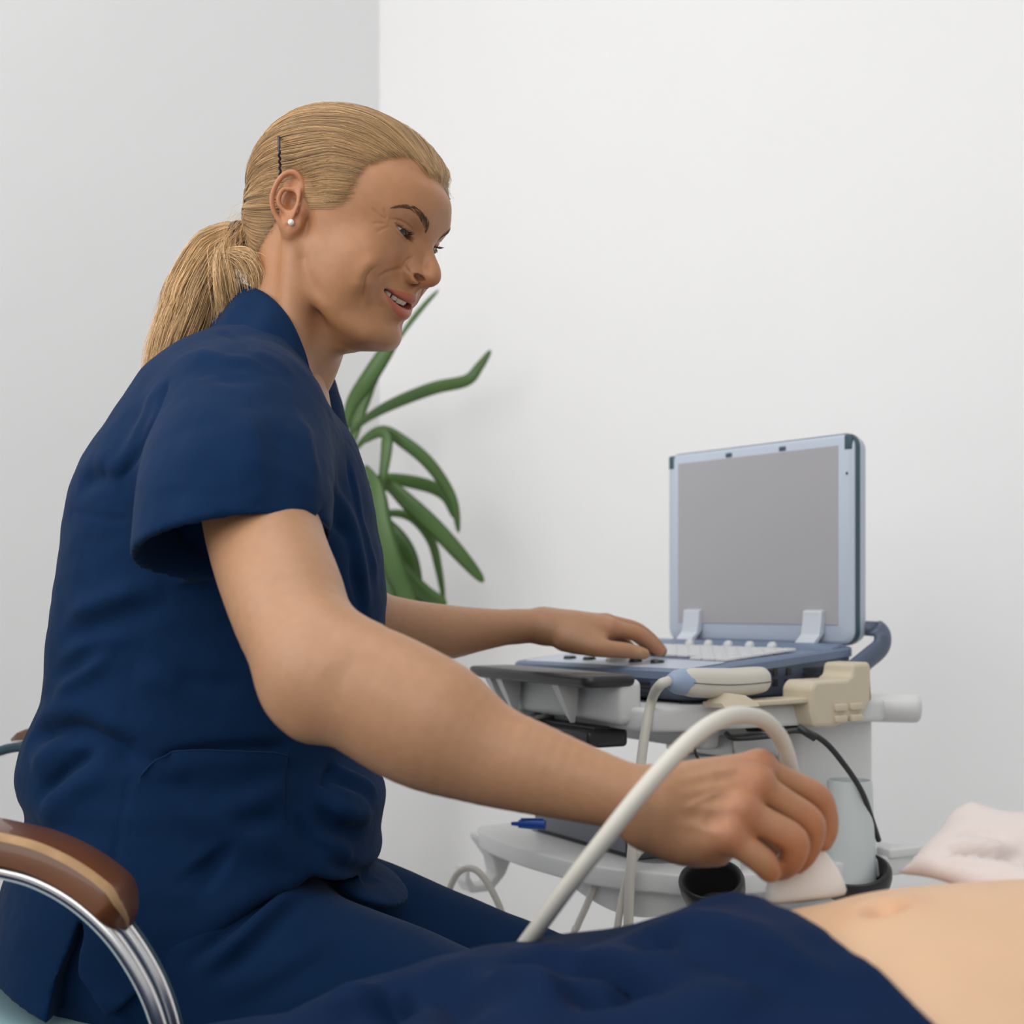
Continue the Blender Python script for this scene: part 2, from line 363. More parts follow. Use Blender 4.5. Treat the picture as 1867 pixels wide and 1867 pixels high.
# lower shelf
b = MB()
out = smooth_poly([(-.178, -.190), (-.160, -.222), (-.10, -.238), (.0, -.244), (.10, -.236), (.165, -.216), (.20, -.190), (.235, -.165), (.262, -.10), (.262, .0), (.262, .10), (.250, .165), (.16, .185), (0, .19), (-.13, .185), (-.178, .15), (-.182, 0)], 4, True)
slab(b, [tuple(p) for p in out], zc(-.327), zc(-.303), .0035)
b.build('lower_shelf', M_WHITE, CART, auto=50)
b = MB(); slab(b, shift(rrect(.150, .150, .03, 4), .02, -.02), zc(-.3035), zc(-.3015), .0008); b.build('shelf_mat', M_SHELFMAT, CART)
b = MB()                                             # turned-down end with a cable hook
rings = []
for y, z, w in [(-.135, -.318, .0), (-.150, -.322, .006), (-.18, -.335, .007), (-.20, -.352, .007), (-.212, -.366, .007)]: pass
b.prism([(-.225, -.310), (-.225, -.318), (-.205, -.345), (-.200, -.366), (-.212, -.378), (-.232, -.378), (-.240, -.366), (-.240, -.352), (-.246, -.352), (-.248, -.372), (-.238, -.388), (-.206, -.388), (-.186, -.368), (-.172, -.338), (-.150, -.312)], -.182, -.150, T=lambda p: (p[2], p[0], zc(p[1])))
b.build('cable_hook', M_WHITE, CART, bevel=.004)
b = MB()                                             # skirt under the front right corner
sk = smooth_poly([(.06, -.238), (.12, -.226), (.17, -.205), (.21, -.170), (.245, -.130)], 6); rings = []
for i, p in enumerate(sk):
    t = i/(len(sk)-1); dz = .034*math.sin(t*math.pi)**.8+.004
    rings.append([(p[0]-.0, p[1]+.012, zc(-.318)), (p[0], p[1]+.014, zc(-.322-dz)), (p[0]-.004, p[1]+.026, zc(-.322-dz)), (p[0]-.006, p[1]+.03, zc(-.318))])
b.loft(rings); b.build('shelf_skirt', M_WHITE, CART, auto=60)
def oval_ring(name, c, rx, ry, tilt, depth):
    """moulded oval cup: dark rim and a deep well"""
    b = MB(); ax = axes(tilt, (0, 0, 1)); prof = [(.70, -depth), (.82, -depth), (.98, -.3*depth), (1.0, 0), (.97, .004), (.90, .0055), (.82, .003), (.78, -.004), (.70, -.5*depth), (.62, -depth*.9), (.05, -depth*.92)]
    rings = [[np.array(c)+ax[:, 0]*h+ax[:, 1]*rx*k*math.cos(t)+ax[:, 2]*ry*k*math.sin(t) for t in np.linspace(0, 2*math.pi, 36, endpoint=False)] for k, h in prof]
    b.loft(rings); return b.build(name, M_BLACK, CART, auto=60)
oval_ring('probe_cup', (.288, -.172, zc(-.300)), .036, .030, (.42, -.46, .78), .045)
oval_ring('probe_cup', (.252, .066, zc(-.318)), .044, .034, (.25, -.42, .87), .03)
b = MB(); b.lathe([(.016, 0), (.020, .003), (.020, .018), (.012, .024)], 20, c=(-.120, -.165, zc(-.350))); b.build('shelf_foot', M_BLACK, CART)
for c_, e_ in (((.253, .140, zc(-.300)), (.012, .030, .006)), ((.236, -.06, zc(-.298)), (.012, .010, .012)), ((.238, -.110, zc(-.295)), (.008, .012, .014))):
    b = MB(); b.box(c_, e_, .003); b.build('shelf_fitting', M_WHITE, CART)
# electrics under the tray
b = MB(); b.box((.120, -.030, zc(-.172)), (.070, .035, .014), .004); b.build('power_unit', M_STEEL, CART)
b = MB(); b.box((.128, -.034, zc(-.212)), (.060, .030, .026), .004); b.build('connector_box', M_PAPER, CART)
b = MB()
for x, z, w, h in ((.085, -.203, .0035, .005), (.085, -.216, .0035, .006), (.098, -.205, .002, .003), (.098, -.216, .002, .008), (.112, -.210, .0025, .012)): b.box((x, -.0645, zc(z)), (w, .0008, h), 0)
b.build('connector_socket', M_BLACK, CART, smooth=False)
# beige probe holder clipped to the side of the tray
b = MB()
def loc_l(p): return tuple(np.array(p))
hol = [(-.018, -.146), (-.024, -.128), (-.024, -.100), (-.016, -.0915), (.040, -.0915), (.050, -.086), (.053, -.0725), (.083, -.0715), (.086, -.078), (.086, -.118), (.076, -.132), (.02, -.148)]
rings = []
for k, (x, sc) in enumerate([(.192, .96), (.196, 1.0), (.236, 1.0), (.240, .97)]):
    c = np.mean(hol, 0); rings.append([(x, c[0]+(y-c[0])*sc, zc(c[1]+(z-c[1])*sc)) for y, z in hol])
b.loft(rings)
T_ = MB()
for v, f in ((b.v, b.f),): pass
c8, s8 = math.cos(math.radians(8)), math.sin(math.radians(8))
b.v = [(x*c8-y*s8, x*s8+y*c8, z) for x, y, z in b.v]; hb = b.build('probe_holder', M_BEIGE, CART, bevel=.004); hb['label'] = 'beige probe holder'
b = MB()
for y0 in (.026, .054): 
    for z0 in (-.138, -.1245): b.box((.2405, y0, zc(z0)), (.004, .0105, .0045), .002)
b.box((.216, -.090, zc(-.1145)), (.018, .072, .0032), .002); b.loft([[(.200, -.165, zc(-.117)), (.238, -.165, zc(-.117)), (.232, -.165, zc(-.112)), (.206, -.165, zc(-.112))], [(.198, -.150, zc(-.117)), (.240, -.150, zc(-.117)), (.230, -.150, zc(-.101)), (.208, -.150, zc(-.101))], [(.198, -.128, zc(-.117)), (.240, -.128, zc(-.117)), (.232, -.128, zc(-.104)), (.206, -.128, zc(-.104))], [(.200, -.110, zc(-.117)), (.238, -.110, zc(-.117)), (.234, -.110, zc(-.113)), (.204, -.110, zc(-.113))]])
b.v = [(x*c8-y*s8, x*s8+y*c8, z) for x, y, z in b.v]; b.build('holder_arm', M_BEIGE, hb)
b = MB(); b.tube(smooth_poly([p for p in []] or [(.20, .03, zc(-.150)), (.10, -.08, zc(-.156)), (.035, -.075, zc(-.155)), (.02, -.05, zc(-.150)), (.05, -.02, zc(-.146))], 8), .0035, 8); b.build('power_cable', M_BCABLE, CART, auto=0)
# ---- portable scanner
US = thing('ultrasound_scanner', 'open blue-grey portable ultrasound scanner with a blank grey screen', 'ultrasound scanner', tuple(LO), LRZ)
def deck(y): return -.058-.022*np.clip((.10-y)/.26, 0, 1)
b = MB(); hull = rrect(.172, .148, .020, 5); rings = []
for k, (t, ins) in enumerate([(0, .030), (.10, .016), (.35, .008), (.62, .001), (.80, 0), (.93, .001), (1, .006)]):
    rings.append([(x*(1-ins/.172), -.008+y*(1-ins/.148), -.117+(deck(-.008+y)+.117)*t) for x, y in hull])
b.loft(rings); b.build('chassis', M_BLUED, US, auto=45)
b = MB(); rings = []
for zoff, ins in ((-.010, 0), (-.001, 0), (.0016, .003)):
    rings.append([(x*(1-ins/.174), -.008+y*(1-ins/.150), deck(-.008+y)+zoff) for x, y in rrect(.1735, .1495, .018, 5)])
b.loft(rings); b.build('deck', M_BLUE, US, auto=45)
def ondeck(x, y, h): return (x, y, deck(y)+.0016+h)
b = MB()
for r in range(6):
    for c in range(13): 
        x, y = -.138+c*.0225, .052-r*.0215
        if r == 5 and 3 < c < 10: continue
        b.loft([[ondeck(x+sx*w, y+sy*w*.95, h) for sx, sy in ((-1, -1), (1, -1), (1, 1), (-1, 1))] for w, h in ((.0094, 0), (.0090, .0022), (.0078, .0030))])
b.build('keyboard', M_KEYS, US, smooth=False)
b = MB(); b.loft([[ondeck(x, y, h) for x, y in shift(rrect(.155, .037, .01, 3), 0, -.112)] for h in (0, .0008)]); b.build('palm_panel', M_BEZEL, US)
b = MB()
b.f = []
for x in (-.10, -.06, .03, .07): b = MB(); b.lathe([(.0005, .0045), (.007, .0045), (.0085, .003), (.009, 0)], 16, c=ondeck(x, -.112, 0), cap=True); b.build('control_knob', M_BLACK, US)
b = MB(); b.lathe([(.014*math.cos(a), .010*math.sin(a)) for a in np.linspace(0, math.pi/2-.05, 7)], 20, c=ondeck(-.015, -.105, -.001)); b.build('trackball', M_PAPER, US, auto=0)
b = MB(); b.loft([[(-.170, .092, -.060), (-.170, .136, -.060), (-.170, .134, -.056), (-.170, .112, -.0515), (-.170, .098, -.0555)], [(.170, .092, -.060), (.170, .136, -.060), (.170, .134, -.056), (.170, .112, -.0515), (.170, .098, -.0555)]]); b.build('hinge_bar', M_BLUE, US, bevel=.002)
for k, x in enumerate((-.085, -.048, -.010, .030, .070)):
    b = MB(); b.lathe([(.0075, 0), (.0075, .004), (.0055, .0062), (.0005, .0068)], 18, T=lambda p: (x+p[0], .100-.004+(-p[2])*.8+p[1]*.5, -.0595+p[2]*.7+p[1]*.8)); b.build('dial', M_KEYS, US)
for x in (-.118, .108):
    b = MB(); b.loft([[(x-.016, y, z), (x+.016, y, z), (x+.016, y+t, z+t*.2), (x-.016, y+t, z+t*.2)] for y, z, t in ((.108, -.056, .014), (.113, -.051, .014), (.124, -.042, .012), (.1275, -.024, .011), (.1285, -.010, .009))]); b.build('hinge', M_HINGE, US, bevel=.002)
b = MB(); lw, lh = .172, .136
rings = [[(-.003+x*k, y, .083+z*k2) for x, z in rrect(lw, lh, .017, 6)] for y, k, k2 in ((.137, .975, .970), (.1385, .99, .988), (.1405, 1, 1), (.158, 1, 1), (.166, .985, .982), (.170, .94, .93))]
b.loft(rings[::-1]); b.build('lid', M_BEZEL, US, auto=40)
b = MB(); rings = [[(-.003+x*k, y, .083+z*k) for x, z in rrect(lw+.0016, lh+.0016, .018, 6)] for y, k in ((.1425, .99), (.143, 1), (.150, 1), (.1505, .99))]
b.loft(rings[::-1]); 
for x in (-.05, .05): b.box((x, .1375, .2095), (.006, .0016, .003), .001)
for x, z in ((-.167, .208), (.161, .208)): b.box((x, .1395, z), (.006, .003, .010), .002)
b.build('lid_seal', M_TEAL, US)
b = MB(); b.box((-.0035, .1375, .0885), (.149, .0016, .117), .0008); b.build('screen', M_SCREEN, US, smooth=False)
b = MB(); b.lathe([(.0018, 0), (.0018, .0012), (.0002, .0013)], 10, T=lambda p: (.160+p[0], .1372-p[2], .168+p[1])); b.build('lid_screw', M_TEAL, US)
b = MB()
ha = smooth_poly([(.181, .118, -.088), (.184, .150, -.070), (.186, .172, -.056), (.184, .177, -.040), (.176, .172, -.031)], 6)
rings = []
for i, p in enumerate(ha):
    d = ha[min(i+1, len(ha)-1)]-ha[max(i-1, 0)]; d /= np.linalg.norm(d); n = np.cross(d, [1, 0, 0]); n /= np.linalg.norm(n); rings.append([p+np.array([1, 0, 0])*a+n*q for a, q in [(.009*math.cos(t), .014*math.sin(t)) for t in np.linspace(0, 2*math.pi, 14, endpoint=False)]])
b.loft(rings); b.tube([(.176, .172, -.033), (.10, .178, -.031), (-.10, .178, -.031), (-.176, .172, -.033)], .010, 10); b.build('carry_handle', M_BLUED, US, auto=0)
b = MB()
for r in range(4):
    for c in range(2): b.box((.1722, .055+c*.036, -.082-r*.0062), (.0012, .015, .0016), 0)
b.build('vent_slots', M_BLACK, US, smooth=False); b = MB()
for r in range(3):
    for c in range(3): b.box((.015+c*.036, -.1562, -.096-r*.0058), (.016, .0012, .0014), 0)
b.build('vent_slots', M_BLACK, US, smooth=False); b = MB()
for y, z in ((-.012, -.084), (-.012, -.097), (.012, -.084)): b.box((.1722, y, z), (.0012, .0035, .0045), 0)
b.box((.1722, .010, -.099), (.0012, .004, .006), 0); b.build('side_sockets', M_BLACK, US, smooth=False)
b = MB(); b.box((.172, -.080, -.081), (.0016, .064, .0022), .001); b.build('side_groove', M_BLACK, US)
for y in (-.115, .09):
    for x in (-.13, .13):
        b = MB(); b.lathe([(.012, 0), (.012, .006)], 16, c=(x, y, -.1205)); b.build('foot', M_BLACK, US)
# ---- probe lying in the holder, with its cable
def probe(name, label, axis0, axis1, wid, hgt, m, parent=None):
    pass
PR = thing('ultrasound_probe', 'cream probe lying on the cart tray beside the scanner, blue collar at its cable', 'probe', tuple(LF((.208, -.14, -.09))))
def put(root):                                       # children were built in room coordinates
    for ch in root.children: ch.matrix_parent_inverse = Matrix.Translation(-root.location)
b = MB(); A, B = LF((.206, -.206, -.0865)), LF((.206, -.068, -.0895)); d = (B-A)/np.linalg.norm(B-A); s = np.cross(d, [0, 0, 1]); s /= np.linalg.norm(s); up = np.cross(s, d); rings = []
for t, w, h, dz in [(0, .012, .0115, 0), (.05, .0145, .0145, -.001), (.15, .016, .0165, -.002), (.35, .017, .0172, -.003), (.6, .0175, .0168, -.003), (.85, .018, .0162, -.001), (.94, .0172, .0152, 0), (.985, .013, .012, 0), (1, .008, .008, 0)]:
    rings.append([A+(B-A)*t+s*w*np.sign(math.cos(a))*abs(math.cos(a))**.8+up*(h*np.sign(math.sin(a))*abs(math.sin(a))**.8+dz) for a in np.linspace(0, 2*math.pi, 24, endpoint=False)])
b.loft(rings); b.build('probe_body', M_CREAM, PR, auto=0)
b = MB(); b.tube([A+(B-A)*t+s*(-.0168-.0004)*0+s*(.0001)+(-s if (s@np.array([0, -1, 0])) < 0 else s)*(np.interp(t, [0, .2, .5, .9, 1], [.0135, .0168, .0176, .0180, .0174]))+up*(-.0035*math.sin(t*3.1)-.001) for t in np.linspace(.06, .97, 18)], .0005, 6); b.build('seam_line', M_BLACK, PR, auto=0)
b = MB(); rings = []
for t, r in [(-.11, .0055), (-.10, .0085), (-.06, .0115), (-.02, .0138), (.05, .0150), (.09, .0152), (.10, .0148)]: rings.append([A+(B-A)*t+s*r*math.cos(a)+up*(r*math.sin(a)-.001) for a in np.linspace(0, 2*math.pi, 20, endpoint=False)])
b.loft(rings); b.build('strain_relief', M_SKYB, PR, auto=0)
c0 = A-d*.016
b = MB(); b.tube(smooth_poly([c0, c0-d*.012+np.array([0, 0, -.004]), P(1190, 1272, 1.55), P(1178, 1325, 1.545), P(1170, 1380, 1.54), P(1160, 1470, 1.535), P(1152, 1560, 1.53), P(1147, 1640, 1.53), P(1147, 1720, 1.535), P(1160, 1850, 1.55), np.array([.14, 1.58, .22]), np.array([.20, 1.62, .08])], 8), .0058, 12); b.build('cable', M_CABLE, PR, auto=0)
put(PR)
# ---- loose cable of a third probe over the hook
t = tag((lambda b: (b.tube(smooth_poly([P(1215, 1520, 1.60), P(1190, 1535, 1.56), P(1163, 1556, 1.545), P(1146, 1590, 1.54), P(1134, 1640, 1.54), P(1124, 1700, 1.54), P(1110, 1780, 1.55), np.array([.08, 1.58, .30]), np.array([.02, 1.60, .21]), np.array([-.01, 1.66, .20]), P(1035, 1740, 1.62), P(1052, 1690, 1.615), P(1072, 1645, 1.61), P(1090, 1598, 1.605), P(1096, 1575, 1.61)], 8), .0042, 10), b.build('cable', M_CABLE, None, auto=0))[-1])(MB()), 'cream cable looping down from the lower shelf of the cart', 'cable')
t = tag((lambda b: (b.tube(smooth_poly([P(790, 1760, 1.70), P(806, 1670, 1.69), P(818, 1625, 1.685), P(835, 1592, 1.672), P(858, 1583, 1.662), P(880, 1598, 1.655), P(905, 1640, 1.65), P(925, 1695, 1.65), P(940, 1760, 1.65), P(945, 1830, 1.66)], 8), .0042, 10), b.build('cable', M_CABLE, None, auto=0))[-1])(MB()), 'cream cable hung over the hook at the end of the lower shelf', 'cable')
t = tag((lambda b: (b.tube(smooth_poly([P(1325, 1338, 1.60), P(1340, 1346, 1.575), P(1400, 1342, 1.57), P(1455, 1332, 1.565), P(1500, 1350, 1.57), P(1540, 1395, 1.58), P(1572, 1445, 1.60), P(1590, 1495, 1.62), P(1602, 1532, 1.64)], 8), .0034, 8), b.tube([P(1455, 1326, 1.565), P(1487, 1346, 1.565)], .0045, 8), b.build('power_lead', M_BCABLE, None, auto=0))[-1])(MB()), 'black lead curving down beside the white column of the cart', 'cable')
t = tag((lambda b: (b.tube(smooth_poly([P(1282, 1330, 1.62), P(1268, 1345, 1.61), P(1266, 1362, 1.61), P(1272, 1382, 1.61), P(1290, 1400, 1.62)], 8), .0018, 8), b.build('thin_lead', M_BCABLE, None, auto=0))[-1])(MB()), 'thin black lead under the cart tray beside the connector box', 'cable')
# ---- cup, printer and blue cap on the lower shelf
CU = thing('plastic_cup', 'frosted pale grey plastic cup standing in a black ring on the lower shelf', 'cup', tuple(CF((.246, .064, -.332))))
b = MB(); b.lathe([(.002, .001), (.0305, .001), (.0310, .004), (.0265, .118), (.0258, .122), (.0240, .122), (.0248, .112), (.0288, .006), (.002, .004)], 28, c=(0, 0, 0)); b.build('cup_body', mat('frosted_plastic', (.58, .63, .63), .35, trans=.0), CU, auto=50)
PT = thing('printer', 'low dark grey box printer lying on the lower shelf of the cart', 'printer', tuple(CF((.024, -.06, -.3015))), CRZ)
b = MB(); b.box((0, 0, .021), (.122, .110, .021), .004); b.build('case', mat('dark_grey_case', (.085, .09, .10), .45), PT)
b = MB(); b.box((0, -.1105, .021), (.119, .0016, .0185), .001); b.build('front_frame', M_BLACK, PT)
b = MB(); b.box((-.008, -.1122, .0205), (.106, .0014, .0150), .001); b.build('front_panel', mat('slate_panel', (.15, .16, .19), .4), PT)
b = MB(); b.box((-.02, -.02, .0425), (.05, .04, .0012), .001); b.build('top_label', M_PAPER, PT)
PN = thing('pen_cap', 'small bright blue plastic cap lying in front of the printer on the white shelf', 'cap', tuple(P(970, 1512, 1.665)))
b = MB(); a0, a1 = np.array([-.016, .004, .006]), np.array([.016, -.003, .006]); b.tube([a0, a0*.55+a1*.45, a1], [.0050, .0060, .0060], 14); b.tube([a0+(a0-a1)*.28, a0], [.0022, .0030], 10); b.build('cap_body', M_PEN, PN)
b = MB(); b.box((.0, .0, .0128), (.014, .0018, .0009), .0006); b.build('cap_clip', M_PEN, PN)
# ------------------------------------------------------------------ chair and plant
M_CHROME = mat('chrome', (.86, .86, .87), .24, metal=1.0); M_WOOD = mat('red_brown_wood', (.14, .048, .015), .34, noise=.35, nscale=18, coat=.4); M_WOODW = mat('worn_wood_edge', (.42, .25, .12), .6, noise=.3, nscale=60)
M_SEAT = mat('pale_teal_leather', (.30, .47, .51), .45, noise=.03, nscale=30, bump=.15, bscale=400)
CH = thing('armchair', 'chair with pale teal seat, curved chrome arms and brown wooden armrests under the seated woman', 'chair', (-.40, 1.29, 0))
ch = lambda p: (p[0]+.40, p[1]-1.29, p[2])
ARM = [P(u, v, .99)[[0, 2]] for u, v in [(-700, 1590), (-560, 1532), (-300, 1542), (-120, 1562), (0, 1584), (70, 1603), (140, 1642), (205, 1702), (255, 1775), (288, 1850), (305, 1930), (312, 2100), (318, 2400), (322, 2900)]]
ARM[-1] = np.array([ARM[-2][0]+.005, .03]); ARMP = smooth_poly(ARM, 8)
def arm(y0, sgn):
    b = MB()
    for dy in (0, .030): b.tube([ch((p[0], y0+sgn*dy, p[1])) for p in ARMP], .0062, 12)
    b.tube([ch((ARMP[-1][0], y0+sgn*.015, .012)), ch((-.30, y0+sgn*.015, .012)), ch((-.66, y0+sgn*.015, .012))], .012, 10)
    fr = b.build('arm_frame', M_CHROME, CH, auto=0)
    b = MB(); b.loft([[ch((p[0]+a*n[0], y0+sgn*q, p[1]+a*n[1])) for a, q in ((-.001, .0362), (.0052, .0362), (.0052, .0400), (-.006, .0400))] for p, n in [(ARMP[i], (lambda d: np.array([-d[1], d[0]])/np.linalg.norm(d))(ARMP[min(i+1, len(ARMP)-1)]-ARMP[max(i-1, 0)])) for i in range(len(ARMP))]]); b.build('dark_reflection_strip', M_TEAL, fr, auto=0)  # dark strip along the tubes paints in the chrome's dark reflection
    # wooden rest follows the tube
    e = 66; s0 = [i for i in range(len(ARMP)) if ARMP[i][0] > P(-595, 0, .99)[0] and ARMP[i][0] < P(216, 0, .99)[0] and i < 70]
    pts = ARMP[s0]; n = len(pts); b = MB(); w = MB()
    rings, r2 = [], []
    for i, p in enumerate(pts):
        d = pts[min(i+1, n-1)]-pts[max(i-1, 0)]; d /= np.linalg.norm(d); nn = np.array([-d[1], d[0]]); t = i/(n-1); hh = .0215*min(1, math.sqrt(max(0.02, min(t, 1-t)*9))); wd = (.028)*min(1, math.sqrt(max(.05, min(t, 1-t)*12)))
        prof = [(-1, .007), (-1, .007+hh*.82), (-.93, .007+hh*.95), (-.8, .007+hh), (.8, .007+hh), (.93, .007+hh*.95), (1, .007+hh*.82), (1, .007)]
        rings.append([ch((p[0]+nn[0]*h, y0+sgn*(.015+q*wd*1.05), p[1]+nn[1]*h)) for q, h in prof])
        r2.append([ch((p[0]+nn[0]*h, y0+sgn*(.015+q*wd*1.05), p[1]+nn[1]*h)) for q, h in [(-1.02, .007+hh*.80), (-.965, .0075+hh*.96), (-.80, .0073+hh*1.01), (-.79, .007+hh*.95), (-.95, .007+hh*.8)]])
    b.loft(rings if sgn < 0 else [r[::-1] for r in rings]); ar = b.build('armrest', M_WOOD, CH, auto=50)
    w.loft(r2); w.build('worn_edge', M_WOODW, ar, auto=60)
arm(.985, 1); arm(1.67, -1)
b = MB(); b.box(ch((-.38, 1.30, .512)), (.235, .245, .036), .030, seg=5); b.build('seat', M_SEAT, CH, auto=60)
b = MB()
b.loft([[ch((x+dx, y, z)) for y, z in [(1.30+yy, .86+zz) for yy, zz in rrect(.23, .20, .05, 4)]] for x, dx in ((-.66, .0), (-.675, 0), (-.715, 0), (-.73, 0))]); b.build('backrest', M_SEAT, CH, bevel=.01)
b = MB()
for y in (1.0, 1.655): b.tube([ch((-.70, y, .70)), ch((-.68, y, .50)), ch((-.66, y, .03))], .011, 10)
b.tube([ch((-.25, 1.0, .478)), ch((-.25, 1.655, .478))], .011, 10); b.tube([ch((-.55, 1.0, .478)), ch((-.55, 1.655, .478))], .011, 10); b.tube([ch((-.70, 1.0, .70)), ch((-.70, 1.655, .70))], .011, 10)
b.build('chair_frame', M_CHROME, CH, auto=0)
# plant
M_LEAF = mat('green_leaf', (.070, .140, .036), .42, noise=.25, nscale=12); M_STEMB = mat('brown_stem', (.20, .15, .10), .8, noise=.3, nscale=40); M_POT = mat('white_pot', (.7, .7, .7), .4)
PL = thing('potted_yucca', 'green long-leaved potted plant standing in the corner of the room behind the woman', 'plant', (P(665, 1000, 2.62)[0], 2.62, 0))
LEAVES = [([(625, 800, 2.60), (640, 740, 2.58), (672, 690, 2.56), (708, 634, 2.55), (726, 606, 2.55)], .0175), ([(700, 660, 2.66), (742, 596, 2.67), (772, 558, 2.68), (800, 528, 2.69)], .006), ([(640, 790, 2.62), (670, 762, 2.63), (720, 735, 2.65), (790, 708, 2.67), (850, 694, 2.68), (874, 668, 2.68), (895, 638, 2.68)], .0135),
 ([(640, 830, 2.60), (668, 798, 2.57), (700, 786, 2.55), (735, 806, 2.54), (775, 838, 2.54), (808, 880, 2.545), (828, 920, 2.55), (836, 972, 2.56)], .0140), ([(665, 806, 2.55), (690, 790, 2.53), (704, 800, 2.52), (702, 840, 2.515), (692, 905, 2.52)], .013),
 ([(665, 880, 2.63), (700, 872, 2.64), (745, 878, 2.65), (790, 890, 2.66), (815, 910, 2.66), (828, 945, 2.66)], .015), ([(660, 880, 2.56), (705, 884, 2.54), (745, 918, 2.53), (800, 970, 2.53), (850, 1025, 2.535), (882, 1062, 2.54)], .0190),
 ([(660, 950, 2.66), (705, 936, 2.66), (750, 944, 2.66), (785, 985, 2.66), (800, 1040, 2.66), (810, 1100, 2.66)], .0110), ([(665, 850, 2.53), (685, 890, 2.50), (695, 960, 2.49), (715, 1030, 2.49), (745, 1100, 2.50), (770, 1160, 2.51)], .025),
 ([(660, 960, 2.58), (690, 985, 2.56), (725, 1040, 2.55), (775, 1085, 2.55), (815, 1100, 2.55)], .024), ([(660, 930, 2.64), (700, 960, 2.63), (735, 1010, 2.62), (752, 1080, 2.62), (758, 1150, 2.62)], .028),
 ([(640, 840, 2.66), (615, 770, 2.70), (596, 700, 2.72), (588, 660, 2.72)], .020), ([(640, 860, 2.66), (600, 840, 2.66), (560, 870, 2.66), (530, 930, 2.66), (510, 1010, 2.66)], .020), ([(640, 900, 2.6), (600, 930, 2.56), (580, 1000, 2.55), (575, 1090, 2.55)], .022),
 ([(650, 990, 2.60), (672, 1010, 2.57), (700, 1070, 2.56), (716, 1150, 2.56)], .028), ([(640, 820, 2.67), (655, 740, 2.70), (668, 700, 2.71), (690, 672, 2.72)], .022)]
LEAVES = [([tuple(np.array(q)) for q in L], w) for L, w in LEAVES]
b = MB()
for L, w in LEAVES:
    c = smooth_poly([P(*p) for p in L], 6); n = len(c); T = np.gradient(c, axis=0); T /= np.linalg.norm(T, axis=1)[:, None]; rings = []
    for i in range(n):
        t = i/(n-1); ww = w*max(.04, math.sin(min(1, t*1.5+.12)*math.pi/2)*math.sqrt(max(0, 1-t**3.2))); s = np.cross(T[i], [.25, 1, .35]); s /= np.linalg.norm(s); nn = np.cross(s, T[i])
        rings.append([c[i]+s*ww*a+nn*(.12*ww*abs(a)+h) for a, h in ((-1, 0), (-.5, .0012), (0, .0004), (.5, .0012), (1, 0), (.5, -.0006), (0, -.0014), (-.5, -.0006))])
    b.loft(rings)
o = b.build('foliage', M_LEAF, PL, auto=0)
b = MB(); b.tube(smooth_poly([(P(640, 0, 2.62)[0], 2.63, .30), (P(655, 0, 2.62)[0], 2.62, .65), (P(650, 0, 2.61)[0], 2.61, .95), (P(645, 0, 2.62)[0], 2.62, 1.06)], 6), [.022]*19, 12); b.build('stem', M_STEMB, PL)
b = MB(); b.lathe([(.01, 0), (.11, 0), (.125, .02), (.145, .30), (.148, .31), (.138, .31), (.13, .28), (.01, .27)], 32, c=(P(640, 0, 2.62)[0], 2.63, 0)); b.build('pot', M_POT, PL)
for o in PL.children: o.matrix_parent_inverse = Matrix.Translation(-PL.location)
# ------------------------------------------------------------------ the clinician's head (local: x forwards, y away from the camera side, z up)
HR = np.array([[0.83909653, 0.36545585, 0.40293801], [-0.32209898, 0.9306965, -0.17336747], [-0.43837115, 0.01568612, 0.89865716]])
HT = np.array([-0.15750859, 1.3, 0.36097028+ZC])
def HW(p): return np.asarray(p, float)@HR.T+HT
def HL(w): return (np.asarray(w, float)-HT)@HR
mm = .001
HC, HRAD = np.array([-.0035, 0, .026]), np.array([.0925, .0735, .0680])     # cranium
def face_prim():
    U =  [66, 58, 50, 40, 30, 20, 10, 0, -10, -20, -30, -40, -50, -60, -70, -80, -88, -94, -100, -106]
    PF = [60, 80, 86, 88, 88, 86.5, 83.5, 81, 81.5, 84, 87.5, 88.5, 88.5, 88.5, 88.5, 90, 88, 84, 74, 58]
    WD = [40, 52, 60, 66, 66.5, 66, 65.5, 65, 64, 62, 60, 57.5, 54.5, 51, 47, 41.5, 36, 30.5, 23, 12]
    PB = [-40, -35, -30, -20, -12, -8, -6, -5, -5, -5, -4, -3, -1, 3, 10, 20, 29, 37, 43, 48]
    C =  [4, 8, 12, 17, 20, 20, 20, 20, 20, 20, 22, 24, 28, 33, 40, 46, 52, 56, 58, 56]
    U, PF, WD, PB, C = [np.array(q, float)*mm for q in (U, PF, WD, PB, C)]
    def fn(x, y, z):
        t = z.ravel(); pf, w, pb, c = [ip(t, U, q)[None, None, :].astype(np.float32) for q in (PF, WD, PB, C)]; n = np.interp(t, [-.1, -.05, -.01, .02], [2.0, 2.22, 2.15, 2.0])[None, None, :]
        dx = x-c; a = np.where(dx > 0, pf-c, c-pb); q = (np.abs(dx/a)**n+np.abs(y/w)**n)**(1/n)
        d = (q-1)*w*.9
        return np.maximum(d, np.maximum(z-U[0], U[-1]-z))
    return fn, np.array([-.06, -.075, -.112]), np.array([.1, .075, .064])
def both(fn):
    for s in (-1, 1): fn(s)
